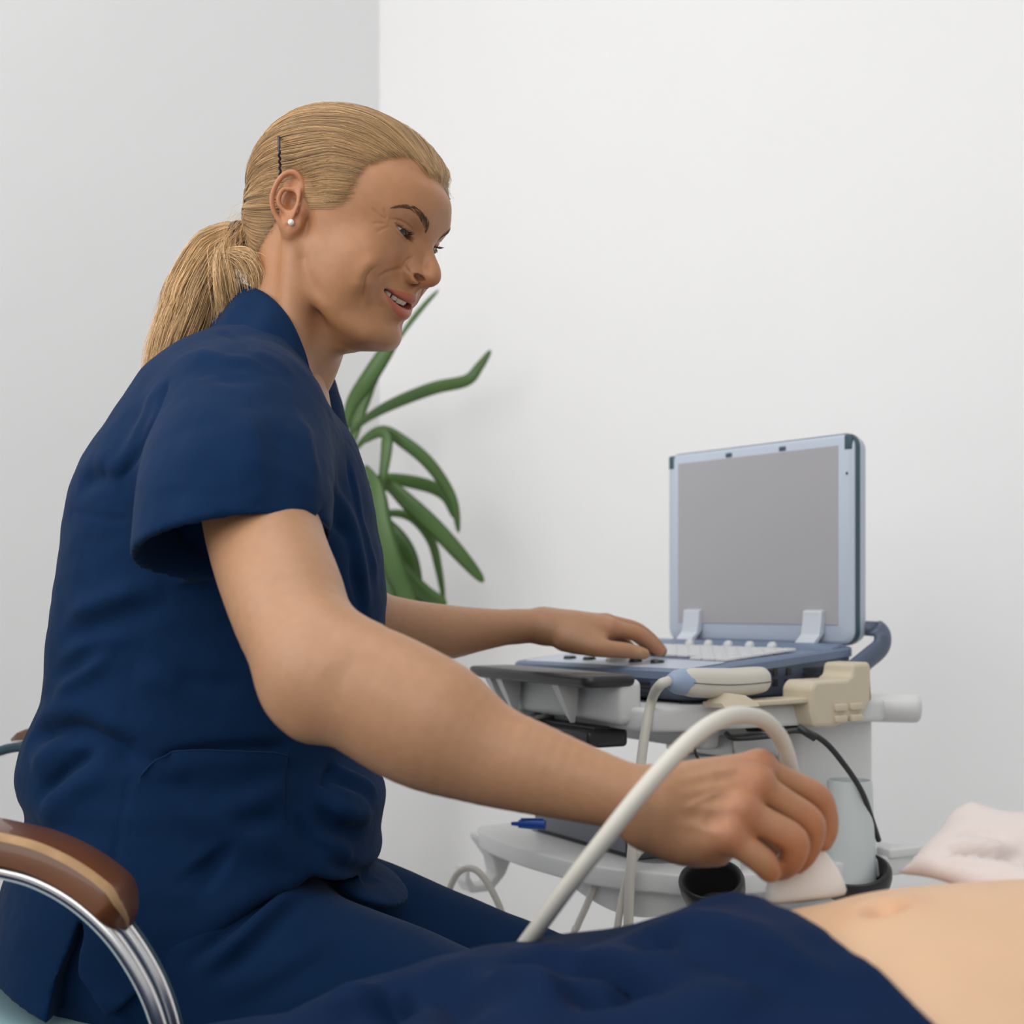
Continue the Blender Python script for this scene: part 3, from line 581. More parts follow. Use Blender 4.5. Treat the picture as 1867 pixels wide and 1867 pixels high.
# outline points of the ear that faces the camera, (x, z) in mm
EAR_HELIX = [(-11, -4), (-9.5, 4), (-10.5, 11.5), (-14.5, 17), (-19.6, 19.6), (-24.5, 18.9), (-28.4, 15), (-31, 8.7), (-32, .8), (-31.4, -7.6), (-29.1, -13.8), (-24.8, -19.8), (-19.2, -24.3), (-13, -28), (-8, -29.5)]
EAR_ANTI = [(-15, 9), (-19, 5.5), (-24.2, 3.5), (-26, -.5), (-26, -6), (-23.8, -11), (-20, -13.4), (-16, -14.2)]
def ear(g, s):
    def E(p, out):                       # the rim stands away from the head towards the back
        x, z = p; f = max(0, -x-3); return np.array([x*mm, s*(.0675*1+(f*.42+out)*mm-max(0, -z-16)*.00012), z*mm])
    fl = None
    nrm = np.array([-.36, s*.93, 0]); nrm /= np.linalg.norm(nrm)
    U_ = np.array([-.42, 0, .90]); U_ -= nrm*(U_@nrm); U_ /= np.linalg.norm(U_); T = np.cross(nrm, U_)
    rot = np.stack([T, U_, np.cross(T, U_)], 1)
    g.op(ell(E((-19.0, -2), -2.9), (.0140, .0235, .0032), rot), .003)
    g.op(ell(E((-14, -4), -7.5), (.012, .016, .0055), rot), .003); g.op(ell(E((-9, -4), -6.5), (.010, .014, .0055), rot), .003)
    g.op(ell(E((-8, -22), -1.2), (.0100, .0085, .0042), rot), .005)
    hel = smooth_poly([E(p, 1.2) for p in EAR_HELIX], 4)
    r = np.interp(np.linspace(0, 1, len(hel)), [0, .12, .35, .6, .8, 1], [1.4, 2.3, 2.8, 2.3, 2.3, 3.2])*mm
    chain(g, hel, r, .0012, n=1)
    an = smooth_poly([E(p, .9) for p in EAR_ANTI], 4)
    chain(g, an, np.interp(np.linspace(0, 1, len(an)), [0, .3, .7, 1], [1.3, 2.2, 2.4, 2.6])*mm, .003, n=1)
    chain(g, [E((-21, 4.5), .2), E((-15, 3.5), .2), E((-11, 3), -.4)], [.0018, .0015, .0012], .003, n=1)
    g.op(ell(E((-15.5, -4.5), 1.2), (.0070, .0085, .0062), rot), .0025, 'c')
    g.op(ell(E((-9, -11), .5), (.0026, .0052, .004), rot), .002, 'c')
    g.op(ell(E((-5, -6.5), .8), (.0034, .0060, .0028), rot), .003)
    g.op(ell(E((-12, -14.5), .4), (.0040, .0032, .0026), rot), .003)
EYE = np.array([.0680, .0315, .0108]); EYE_R = .0122
LID_U = [(15.0, 8.6), (18, 10.6), (25, 12.3), (33, 13.3), (39, 14.1), (44, 14.6), (48, 14.4)]
LID_D = [(15.0, 8.2), (18, 7.9), (26, 8.1), (33, 9.2), (39, 11.4), (44, 14.2), (48, 14.4)]
def head_grid(h=.001):
    g = Grid((-.112, -.088, -.175), (.126, .088, .118), h)
    g.op(ell(HC, HRAD), .0)
    g.op(face_prim(), .022)
    both(lambda s: g.op(ell((.054, s*.040, -.019), (.027, .023, .023)), .016))          # cheek lifted by the smile
    both(lambda s: chain(g, np.array([(78, s*24, -84), (50, s*40, -78), (20, s*49, -62), (8, s*53, -38)])*mm, np.array([9, 9, 9, 9])*mm, .016))
    both(lambda s: g.op(ell((.040, s*.0455, -.040), (.030, .0135, .028)), .020))         # full lower cheek
    g.op(ell((.0805, 0, -.079), (.0140, .019, .0135)), .012)                             # chin
    g.op(ell((.067, 0, -.045), (.0250, .028, .024)), .012)                               # muzzle
    both(lambda s: chain(g, np.array([(84.5, s*9, 25), (83, s*20, 29), (75.5, s*34, 31), (65.5, s*46, 27)])*mm, np.array([4.4, 4.8, 5.2, 5])*mm, .012))
    both(lambda s: g.op(ell((.0985, s*.030, .0125), (.0200, .0165, .0105)), .012, 'c'))   # sockets
    # nose
    chain(g, np.array([(85, 0, 24), (88.6, 0, 11), (98.5, 0, -.5), (104, 0, -8), (105.4, 0, -13.5)])*mm, np.array([6, 5.4, 6.0, 7.6, 9.2])*mm, .010)
    both(lambda s: chain(g, np.array([(78, s*10, 6), (86, s*9.5, -5), (92, s*9.5, -15)])*mm, np.array([5, 6, 6])*mm, .010))
    both(lambda s: g.op(ell((.0925, s*.0128, -.0185), (.0108, .0064, .0078), axes((.93, 0, -.30), (0, 1, 0))), .004))
    chain(g, np.array([(105.5, 0, -20.2), (99, 0, -25.5), (94.5, 0, -31)])*mm, np.array([3.0, 3.4, 4])*mm, .005)
    both(lambda s: g.op(ell((.0945, s*.0122, -.0246), (.0068, .0046, .0030)), .005))
    for dx, dy, dz, q in ((0, 0, 0, 1.15), (-1.0, -2.4, .5, 1.45), (-2.0, -5.0, 1.0, 1.5), (-3.5, -7.5, 2.0, 1.4)):
        both(lambda s: chain(g, np.array([(97.3+dx, s*(18.6+dy), -19.2+dz), (99.6+dx, s*(17.2+dy), -19.8+dz), (102.2+dx, s*(14.2+dy), -20.8+dz), (105+dx, s*(10.2+dy*.6), -21.0+dz)])*mm, np.array([.7, 1.7, 2.1, 1.1])*q*mm, .0012, 4, 'c'))
    # lips round an open smile
    up = [(74.5, 30.5, -41.6), (80, 26.5, -40.2), (86.5, 17, -39.6), (91.4, 8, -39.6), (92.8, 3.5, -39.2), (92.4, 0, -40.0)]
    dn = [(74.5, 30.5, -42.2), (80, 26.0, -46.6), (86.5, 17, -52.6), (90.6, 8, -55.6), (91.8, 0, -56.4)]
    U2 = np.array(up+[(a, -b, c) for a, b, c in up[-2::-1]])*mm; D2 = np.array(dn+[(a, -b, c) for a, b, c in dn[-2::-1]])*mm
    n1, n2 = len(U2), len(D2)
    chain(g, U2, np.interp(np.abs(np.linspace(-1, 1, n1)), [0, .3, .7, 1], [5.0, 4.9, 3.7, 1.7])*mm, .004)
    chain(g, D2, np.interp(np.abs(np.linspace(-1, 1, n2)), [0, .4, .75, 1], [5.8, 5.2, 3.6, 1.6])*mm, .004)
    op = np.array([(-30.4, -41.8, .35), (-26, -42.9, 1.7), (-19, -45.3, 2.6), (-10, -47.0, 2.8), (0, -47.5, 2.8)]); op = np.r_[op, (op*[-1, 1, 1])[-2::-1]]
    op = smooth_poly(op, 5)*mm
    def slit(x, y, z):
        d = None
        for i in range(len(op)-1):
            a, b = op[i], op[i+1]; e = b[:2]-a[:2]; t = np.clip(((y-a[0])*e[0]+(z-a[1])*e[1])/(e@e), 0, 1)
            q = np.sqrt((y-a[0]-t*e[0])**2+(z-a[1]-t*e[1])**2)-(a[2]+t*(b[2]-a[2])); d = q if d is None else np.minimum(d, q)
        return np.maximum(d, .055-x+0*d)
    g.op((slit, np.array([.05, -.034, -.06]), np.array([.11, .034, -.034])), .0012, 'c')
    # eyelids over the eyeballs
    def lids(s):
        c = EYE*[1, s, 1]; g.op(ell(c, (EYE_R+.0016,)*3), .0055)
        yy = np.linspace(.0150, .048, 24); uu = ip(yy, [p[0]*mm for p in LID_U], [p[1]*mm for p in LID_U]); dd = ip(yy, [p[0]*mm for p in LID_D], [p[1]*mm for p in LID_D])
        def fn(x, y, z):
            ys = (y*s).ravel(); u = np.interp(ys, yy, uu)[None, :, None]; d = np.interp(ys, yy, dd)[None, :, None]
            q = np.maximum(np.maximum(z-u, d-z), np.maximum(yy[0]-y*s, y*s-yy[-1]))
            return np.maximum(q*.9, .060-x).astype(np.float32)+0*x
        lo = np.array([.056, min(s*.0150, s*.048), .006]); hi = np.array([.1, max(s*.0150, s*.048), .0165])
        g.op((fn, lo, hi), .0010, 'c')
    both(lids)
    both(lambda s: ear(g, s))
    # neck
    nb = HL(NECK_BASE); nm = HL(NECK_MID)
    chain(g, [(-.034, 0, -.02), nm, nb], [.048, .0440, .047], .008, n=6)
    both(lambda s: chain(g, [(-.012, s*.056, -.028), HL(NECK_MID)+[.03, s*.034, -.01], HL(NECK_BASE)+[.05, s*.012, .01]], [.012, .013, .010], .014, n=5))
    chain(g, [(.050, 0, -.084), HL(NECK_MID)+[.014, 0, -.030], HL(NECK_BASE)+[.030, 0, .0]], [.016, .018, .020], .02, n=4)
    return g
NECK_MID = P(532, 595, 1.31); NECK_BASE = P(474, 712, 1.32)

def sculpt(V, F, pts, width, depth, power=2.0, ends=.25):
    """press (depth < 0) or raise a soft stroke along a line"""
    d, t = pline_dist(V, pts); m = d < width*3
    if not m.any(): return V
    N = normals(V, F); a = np.exp(-(d[m]/width)**power); f = np.clip(np.minimum(t[m], 1-t[m])/ends, 0, 1) if ends else 1
    V = V.copy(); V[m] += N[m]*(a*f*depth)[:, None]; return V
def on_face(V, pts):
    """snap (x, z) strokes with a side guess to the skin"""
    out = []
    for p in pts:
        d = ((V-np.asarray(p)*mm)**2).sum(1); out.append(V[d.argmin()])
    return np.array(out)
def finish_head(V, F):
    x, y, z = V.T/mm; ay = np.abs(y)
    # even out forehead, cheeks and neck, leaving eyes, nose, lips and ears crisp
    keep = np.zeros(len(V))
    keep = np.maximum(keep, np.exp(-(((ay-31)/17)**2+((z-10.5)/8)**2+((x-78)/14)**2)**2))
    keep = np.maximum(keep, np.exp(-((ay/19)**2+((z+14)/15)**2+((x-102)/16)**2)**2))
    keep = np.maximum(keep, np.exp(-((ay/34)**2+((z+47)/13)**2+((x-88)/22)**2)**2))
    keep = np.maximum(keep, ((x < 6) & (x > -40) & (z > -36) & (z < 26) & (ay > 62)).astype(float))
    V = relax(V, F, 60, .6, 1-np.clip(keep*1.3, 0, 1))
    keep2 = np.exp(-(((ay-40)/26)**2+((z+72)/26)**2+((x-35)/40)**2)**2)
    Wd = HW(V); u = CX+FPX*Wd[:, 0]/Wd[:, 1]; v = VH-FPX*(Wd[:, 2]-ZC)/Wd[:, 1]; near = V[:, 1] < 0.004
    def trace(L):                  # strokes on the half of the face turned to the camera
        out = []
        for a, b in L:
            m = np.where(near & ((u-a)**2+(v-b)**2 < 9))[0]
            if len(m): out.append(V[m[Wd[m, 1].argmin()]])
        return smooth_poly(out, 5)
    S = [([(551, 438), (548, 462), (552, 495), (566, 521), (584, 541), (602, 556)], .0060, -.0030),
         ([(739, 481), (735, 490), (724, 494), (708, 498), (697, 505), (690, 514), (687, 522)], .0022, -.0016),
         ([(690, 487), (678, 493), (669, 507), (665, 525), (661, 545), (659, 560)], .0024, -.0020),
         ([(700, 478), (684, 480), (664, 496), (655, 518), (650, 540)], .0070, .0022),
         ([(680, 505), (676, 520), (674, 540), (676, 560)], .0050, .0012),
         ([(685, 535), (690, 555), (700, 572)], .0050, -.0008),
         ([(709, 402), (722, 403), (737, 408), (748, 415), (753, 424)], .0010, -.0012),
         ([(716, 415), (727, 428), (740, 440), (752, 449)], .0015, -.0010),
         ([(708, 404), (696, 397), (685, 389), (676, 380)], .0012, -.0009),
         ([(708, 402), (702, 392), (698, 380)], .0011, -.0006),
         ([(706, 410), (694, 408), (680, 408)], .0013, -.0006),
         ([(712, 416), (700, 419), (688, 424)], .0014, -.0005),
         ([(757, 470), (745, 476), (739, 485), (744, 497), (750, 503)], .0016, -.0013),
         ([(700, 590), (716, 590), (730, 588)], .0040, -.0012)]
    for L, w, dp in S:
        q = trace(L)
        V = sculpt(V, F, q, w, dp); V = sculpt(V, F, q*[1, -1, 1], w, dp)
    c = trace([(592, 530), (594, 531)])[0]; m = np.exp(-((V-c)**2).sum(1)/.019**2)+np.exp(-((V-c*[1, -1, 1])**2).sum(1)/.019**2); V = relax(V, F, 60, .6, np.clip(m*1.3, 0, 1))
    return V
def head_tint(V):
    """the skin's own colour: lips, cheeks, ear rims and brow area"""
    x, y, z = V.T/mm; ay = np.abs(y); T = np.ones((len(V), 3))
    def mixc(w, c):
        nonlocal T; w = np.clip(w, 0, 1)[:, None]; T = T*(1-w)+np.array(c)*w
    face = np.clip((z+110)/30, 0, 1); T = T*(1+face[:, None]*(np.array([1.06, .96, .86])-1))
    mixc(.35*np.exp(-(((ay-40)/16)**2+((z+16)/15)**2)), (1.12, .78, .66))
    mixc(.45*np.exp(-((ay/14)**2+((z+17)/9)**2+((x-106)/12)**2)), (1.10, .76, .64))
    mixc(.55*np.clip((2-x)/3, 0, 1)*np.clip((x+38)/3, 0, 1)*np.clip((ay-67)/3, 0, 1)*np.clip((24-z)/4, 0, 1)*np.clip((z+32)/3, 0, 1), (1.16, .84, .74))
    up = np.interp(ay, [0, 3.5, 8, 17, 26.5, 30.5], [-36.4, -35.3, -35.9, -36.8, -38.9, -41.4]); dn = np.interp(ay, [0, 8, 17, 26, 30.5], [-61, -60.2, -56.6, -49.6, -42.4])
    q = np.minimum(up-z, z-dn)/.9
    mixc(np.clip(q, 0, 1)*(ay < 31)*(x > 68)*.85, (1.02, .48, .52))
    mixc((x < 84)*(x > 55)*(ay < 29)*(z < -38)*(z > -58)*np.clip((84-x)/3, 0, 1)*np.clip((27-ay)/3, 0, 1), (.45, .12, .12))
    return T
# ------------------------------------------------------------------ eyes, teeth, brows, lashes, hair (children of the person)
def ball(name, c, r, m, parent, n=24):
    b = MB(); b.lathe([(r*math.sin(t), -r*math.cos(t)) for t in np.linspace(.03, math.pi-.03, n//2+1)], n, c=c); return b.build(name, m, parent, auto=0)
def build_eye(s, parent):
    c = HW(EYE*[1, s, 1]); gaze = HW(EYE*[1, s, 1]+np.array([.96, -.13, -.22]))-c; gaze /= np.linalg.norm(gaze)
    rot = axes(gaze)
    n, k = 40, 40; V, F, M = [], [], []
    for i in range(n+1):
        t = math.pi*(i+.02)/(n+.04)
        for j in range(k):
            a = 2*math.pi*j/k; r = EYE_R*(1+.035*math.exp(-(t/.42)**4)); V.append(c+rot@np.array([r*math.cos(t), r*math.sin(t)*math.cos(a), r*math.sin(t)*math.sin(a)]))
    V = np.array(V)
    for i in range(n):
        t = math.pi*(i+.5)/n
        for j in range(k): F.append((i*k+j, i*k+(j+1) % k, (i+1)*k+(j+1) % k, (i+1)*k+j)); M.append(2 if t < .20 else 1 if t < .56 else 0)
    me = mesh_np('eye', V, np.array(F), mats=M); return link('eye', me, [M_EYE, M_IRIS, M_PUPIL], parent)
def build_teeth(parent):
    b = MB(); y = 0.0
    for k, (w, hgt) in enumerate([(.0086, .0098), (.0066, .0088), (.0076, .0094), (.0070, .0080), (.0068, .0072), (.0085, .0064)]):
        yc = y+w/2; y += w
        for s in (-1, 1):
            xf = .0895-(yc**2)/.046; nrm = math.atan2(2*yc/.046, 1)
            ztop = -.0375; zb = -.0496+.11*yc+(.0098-hgt)*.25; rings = []
            for z, sc, out in [(ztop, .9, -.001), ((ztop+zb)/2, 1, .0002), (zb+.0012, .97, 0), (zb+.0003, .88, -.0006), (zb, .6, -.0015)]:
                rings.append([(xf+math.cos(nrm)*(p[0]+out)-math.sin(nrm)*p[1], s*(yc+math.sin(nrm)*(p[0]+out)+math.cos(nrm)*p[1]), z) for p in [(.0022*math.cos(a)-.003, w*.49*sc*math.sin(a)*(1 if abs(math.cos(a)) < .8 else 1)) for a in np.linspace(0, 2*math.pi, 16, endpoint=False)]])
            b.loft([[tuple(HW(p)) for p in (r if s > 0 else r[::-1])] for r in rings])
    return b.build('teeth', M_TEETH, parent, auto=0)
def strands(name, paths, rad, cols, m, parent, sides=3):
    """many hairs as one mesh: each path is (n, 3); tapered tubes"""
    VV, FF, CC = [], [], []; off = 0
    for p, r, c in zip(paths, rad, cols):
        p = np.asarray(p, float); n = len(p); T = np.gradient(p, axis=0); T /= np.linalg.norm(T, axis=1)[:, None]+1e-12
        ref = np.array([.31, -.93, .2]); A = np.cross(T, ref); A /= np.linalg.norm(A, axis=1)[:, None]+1e-9; B = np.cross(T, A)
        w = r*np.clip(np.minimum(np.arange(n)*2/n+.35, (n-1-np.arange(n))*2.5/n+.12), 0, 1)
        a = np.arange(sides)*2*math.pi/sides
        R = p[:, None, :]+w[:, None, None]*(np.cos(a)[None, :, None]*A[:, None, :]+np.sin(a)[None, :, None]*B[:, None, :])
        VV.append(R.reshape(-1, 3)); i = np.arange(n-1)[:, None]*sides; j = np.arange(sides)[None, :]; j2 = (j+1) % sides
        FF.append((np.stack([i+j, i+j2, i+sides+j2, i+sides+j], -1).reshape(-1, 4))+off); CC.append(np.tile(c, (n*sides, 1))); off += n*sides
    me = mesh_np(name, np.concatenate(VV), np.concatenate(FF)); set_col(me, 'tint', np.concatenate(CC)); return link(name, me, m, parent)
class Skin:
    """the outer skin of the head, for laying hairs on it"""
    def __init__(s, V, F):
        from mathutils.bvhtree import BVHTree
        s.V = V; s.t = BVHTree.FromPolygons([tuple(p) for p in V], [tuple(int(i) for i in f) for f in F])
    def near(s, p):
        q, n, i, d = s.t.find_nearest(Vector(p)); return np.array(q), np.array(n)
def face_hairs(SK, parent):
    for s in (-1, 1):
        brow, lash = [], []
        arc = smooth_poly([(90, 13.5, 20.5), (89, 17.5, 25.5), (85.5, 25, 30.4), (79.5, 35.5, 33.4), (73, 43, 31.6), (68, 49, 28)], 12)*mm
        for k in range(230):
            t = RNG.random()**.9*.98; i = t*(len(arc)-1); a = arc[int(i)]; d = arc[min(int(i)+3, len(arc)-1)]-arc[max(int(i)-1, 0)]; d = d/np.linalg.norm(d)
            wdt = np.interp(t, [0, .12, .45, .75, 1], [1.6, 2.9, 2.3, 1.5, .5])*mm
            off = (RNG.random()-.5)*2*wdt; p = a*[1, s, 1]+np.array([0, 0, off])
            dirn = d*[1, s, 1]+np.array([0, 0, .75*(1-t)*(1 if off < 0 else .3)-.35*t]); dirn /= np.linalg.norm(dirn); L = np.interp(t, [0, .3, 1], [4.5, 6, 4])*mm
            pts = []
            for q in np.linspace(0, 1, 5):
                h, n = SK.near(p+dirn*L*q); pts.append(HW(h+n*(.0001+.0007*math.sin(q*2.2)*.6)))
            brow.append(pts)
        yy = np.linspace(18, 44.5, 60)
        for y in yy:                                   # upper lashes
            z = ip(y, [p[0] for p in LID_U], [p[1] for p in LID_U]); x0 = 68+math.sqrt(max(13.9**2-(y-31.5)**2-(z-10.8)**2, 1))-.2 if abs(y-31.5) < 13 else 72
            base = np.array([x0, y, float(z)])*mm; out = np.array([.80, (y-30)/30, -.25+.3*RNG.random()]); L = (6.8 if y > 24 else 5)*mm*(.75+.4*RNG.random())
            lash.append([HW((base+out*L*q+np.array([0, 0, 1])*L*.42*q*q)*[1, s, 1]) for q in np.linspace(0, 1, 6)])
        for y in yy[::2]:
            z = ip(y, [p[0] for p in LID_D], [p[1] for p in LID_D]); x0 = 68+math.sqrt(max(13.7**2-(y-31.5)**2-(z-10.8)**2, 1)) if abs(y-31.5) < 13 else 71
            base = np.array([x0, y, float(z)])*mm; out = np.array([.75, (y-30)/40, -.55]); L = 2.6*mm*(.7+.5*RNG.random())
            lash.append([HW((base+out*L*q)*[1, s, 1]) for q in np.linspace(0, 1, 4)])
        strands('eyebrow', brow, [.00018]*len(brow), [(1, 1, 1)]*len(brow), M_BROW, parent)
        strands('eyelashes', lash, [.00016]*len(lash), [(.4, .35, .35)]*len(lash), M_BROW, parent)
TIE = HL(P(438, 424, 1.318))
HAIRLINE = [(565, 333), (576, 350), (594, 365), (616, 368), (634, 354), (648, 328), (668, 304), (700, 291), (735, 287), (770, 297), (792, 318)]
def bald_skin():
    g = Grid((-.125, -.085, -.13), (.11, .085, .112), .0025)
    g.op(ell(HC, HRAD)); g.op(face_prim(), .022)
    chain(g, [(-.034, 0, -.02), HL(NECK_MID), HL(NECK_BASE)], [.048, .044, .05], .010)
    V, F = g.mesh(2); return Skin(V, F)
def build_hair(parent):
    SK = bald_skin(); from mathutils import noise as nz
    o = Vector((-.012, 0, .012)); cast_cache = {}
    def cast(dr):
        h = SK.t.ray_cast(Vector((-.012, 0, .012)), Vector(dr))
        if h[0] is None: return np.array([0, 0, 0.]), .09
        return np.array(h[0]), h[3]
    # hairline as local points on the camera side, mirrored; distance decides how thick the hair lies
    hl = []
    for u, v in HAIRLINE:
        w0 = np.array([0, 0, ZC]); dr = P(u, v, 1.0)-w0; a = HL(w0); b = HL(w0+dr)-a
        h = SK.t.ray_cast(Vector(a), Vector(b))
        if h[0] is not None: hl.append(np.array(h[0]))
    hl += [np.array([.072, -.016, .070]), np.array([.0745, 0, .070])]
    hl = [np.array([-.024, -.07, .022]), ]+hl
    back = [np.array(p)*mm for p in [(-24, -70, 22), (-33, -66, 6), (-40, -58, -18), (-48, -48, -48), (-58, -34, -72), (-70, -18, -84), (-75, 0, -86)]]
    dirs = lambda L: np.array([(p-np.array(o))/np.linalg.norm(p-np.array(o)) for p in L])
    HLd = dirs(smooth_poly(hl, 6)); BKd = dirs(smooth_poly(back, 6))
    loop = np.r_[HLd[::-1], BKd]                  # from the brow centre, round the ear, to the nape centre
    az = np.arctan2(-loop[:, 1], loop[:, 0]); 
    def inside(d):
        """signed angular distance (rad) into the hair for a direction d"""
        zz = d[2]+(.32*min(1, max(0, d[1])/.3)*min(1, max(0, d[0]-.15)/.3)); d = np.array([d[0], -abs(d[1]), zz]); d = d/np.linalg.norm(d); c = loop@d; i = int(c.argmax()); ang = math.acos(min(1, c[i]))
        i0, i1 = max(i-1, 0), min(i+1, len(loop)-1); t = loop[i1]-loop[i0]; n = np.cross(loop[i], t); sgn = (d-loop[i])@n
        return ang if sgn > 0 else -ang
    test = inside(np.array([0, 0, 1.])); fl = 1 if test > 0 else -1
    ins = lambda d: fl*inside(d)
    T0 = np.array([-.98, 0, -.36]); T0 /= np.linalg.norm(T0)
    def thick(d, a):
        t = .0085*min(1, max(0, a)/.45)**.7+.001; w_ = np.array([d[0], abs(d[1]), d[2]])@np.array([-.056, .976, -.209]); w_ = min(1, max(0, (math.acos(max(-1, min(1, w_)))-.24)/.22)); t = t*w_-.0025*(1-w_)
        b = max(0, 1-math.acos(max(-1, min(1, float(d@T0))))/1.1); return t+.016*b*b+.005*min(1, max(0, d[1])/.3)*min(1, max(0, d[0]-.2)/.3)*min(1, max(0, a)/.15)
    def groove(d):                                 # locks: ridges that run towards the tie
        ax = np.array([0, 1.0, 0]); u = d-T0*(d@T0); ang = math.atan2(u[1], u[2]); r = math.acos(max(-1, min(1, float(d@T0))))
        return nz.noise((ang*13, r*1.2, 3.1))*.0017+nz.noise((ang*34, r*2.0, 7.7))*.0010
    # cap
    nu, nv = 150, 110; idx = {}; V = []; F = []
    for i in range(nv+1):
        th = .02+(math.pi*.80)*i/nv
        for j in range(nu):
            ph = 2*math.pi*j/nu; d = np.array([math.sin(th)*math.cos(ph), math.sin(th)*math.sin(ph), math.cos(th)])
            a = ins(d)
            if a < -.035: continue
            p, r = cast(d); t = thick(d, a) if a > 0 else -.001+a*.03
            idx[i, j] = len(V); V.append(HW(p+d*(t+groove(d)*min(1, max(a, 0)*4)-.0012)))
    for i in range(nv):
        for j in range(nu):
            q = [(i, j), (i+1, j), (i+1, (j+1) % nu), (i, (j+1) % nu)]
            if all(k in idx for k in q): F.append([idx[k] for k in q])
    V = np.array(V); F = np.array(F)
    me = mesh_np('hair', V, F); set_col(me, 'tint', np.full((len(V), 3), .46)); hair = link('hair', me, M_HAIR, parent)  # cap tinted darker than the strands: shade of the gaps put into colour
    # combed hairs from all over the scalp to the tie
    paths, rad, cols = [], [], []
    roots = []
    for k in range(8800):
        if k < 3200: 
            d = loop[RNG.integers(0, len(loop))]*1.0; d = d+RNG.normal(size=3)*.05; d[1] *= RNG.choice([-1, 1]); d[2] += .02
        else:
            d = RNG.normal(size=3); d = d/np.linalg.norm(d); d[2] = d[2]*.8+.15
        d /= np.linalg.norm(d)
        if ins(d) < -.012: continue
        roots.append(d)
    for d in roots:
        om = math.acos(max(-1, min(1, float(d@T0))))
        if om < .12: continue
        n = int(np.clip(om*13, 8, 26)); pts = []; lay = (RNG.random()-.35)*.0016; lift = RNG.random()**3*.0012
        sag = .16*math.sin(min(om, 1.8))*(1 if abs(d[1]) > .3 else .3)
        for q in np.linspace(0, 1, n):
            e = (math.sin((1-q)*om)*d+math.sin(q*om)*T0)/math.sin(om); e = e-np.array([0, 0, sag*math.sin(q*math.pi)*.5*(d[2] > -.1)]); e /= np.linalg.norm(e)
            a = ins(e); p, r = cast(e); h = p+e*(thick(e, a)+groove(e)*min(1, max(a, 0)*4)+lay+lift*math.sin(q*3.1)+.0002)
            w = max(0, (q-.80)/.20); w = w*w*(3-2*w); h = h*(1-w)+(TIE+(h-TIE)*.16)*w
            pts.append(HW(h))
        paths.append(pts); rad.append(.00021*(.6+.8*RNG.random()))
        b = (.26 if RNG.random() < .30 else .64)+.62*RNG.random(); cols.append((b, b*(.94+.08*RNG.random()), b*(.84+.2*RNG.random())))
    strands('hair_strands', paths, rad, cols, M_HAIR, hair)
    paths, rad, cols = [], [], []                    # fine short hairs along the hairline and nape
    for k in range(2600):
        i = RNG.integers(0, len(loop)-1); d = loop[i]*1.0; side = -1 if RNG.random() < .75 else 1; d[1] *= -side
        d = d+RNG.normal(size=3)*.036; d /= np.linalg.norm(d); a = ins(d)
        if a < -.085 or a > .05 or (d[0] > -.1 and a < -.04 and d[2] > .3): continue
        om = math.acos(max(-1, min(1, float(d@T0)))); L = min(.9, (.25+.5*RNG.random())/max(om, .2)); pts = []; up = RNG.random()*.0016
        for q in np.linspace(0, L, 7):
            e = (math.sin((1-q)*om)*d+math.sin(q*om)*T0)/math.sin(om); e /= np.linalg.norm(e); p, r = cast(e); pts.append(HW(p+e*(max(thick(e, ins(e)) if ins(e) > 0 else 0, .0003)+.0004+up*q/L)))
        paths.append(pts); rad.append(.00014+.00008*RNG.random()); b = .7+.5*RNG.random(); cols.append((b*.95, b*.92, b*.86))
    strands('hairline_wisps', paths, rad, cols, M_HAIR, hair)
    # pony tail
    sp = smooth_poly([P(*p) for p in [(446, 428, 1.318), (422, 434, 1.322), (388, 466, 1.33), (360, 520, 1.335), (340, 580, 1.33), (318, 636, 1.32), (296, 690, 1.315), (278, 735, 1.315)]], 7)
    wd = np.interp(np.linspace(0, 1, len(sp)), [0, .05, .25, .5, .75, 1], [.007, .010, .023, .027, .022, .010])
    b = MB(); b.tube(sp, wd*.80, 20); tail = b.build('ponytail', M_HAIR, parent, auto=0); set_col(tail.data, 'tint', np.full((len(tail.data.vertices), 3), .5))
    paths, rad, cols = [], [], []
    T = np.gradient(sp, axis=0); T /= np.linalg.norm(T, axis=1)[:, None]; A = np.cross(T, [0, 1, .1]); A /= np.linalg.norm(A, axis=1)[:, None]; B = np.cross(T, A)
    for k in range(2600):
        ph = RNG.random()*2*math.pi; rr = math.sqrt(RNG.random())*.35+.65; cl = nz.noise((math.cos(ph)*2.2, math.sin(ph)*2.2, 1)); wav = RNG.random()*6; am = .002+.005*RNG.random()
        L = int(len(sp)*(.72+.28*RNG.random())); pts = []
        for i in range(0, L, 2):
            s_ = i/len(sp); tw = ph+.5*s_+cl*.9*s_; r = wd[i]*(rr+cl*.30*s_)
            pts.append(sp[i]+A[i]*(r*math.cos(tw)+am*math.sin(wav+s_*9)*s_)+B[i]*(r*math.sin(tw)+am*math.cos(wav*1.3+s_*8)*s_))
        paths.append(pts); rad.append(.00024*(.5+RNG.random())); b_ = .5+.85*RNG.random(); cols.append((b_, b_*(.93+.08*RNG.random()), b_*(.80+.2*RNG.random())))
    cur = smooth_poly([P(*p) for p in [(398, 462, 1.31), (424, 468, 1.295), (450, 474, 1.285), (466, 496, 1.283), (470, 524, 1.287), (468, 548, 1.295)]], 6)
    cur2 = smooth_poly([P(*p) for p in [(420, 440, 1.31), (408, 480, 1.295), (412, 520, 1.29), (418, 560, 1.30), (412, 600, 1.31)]], 6)
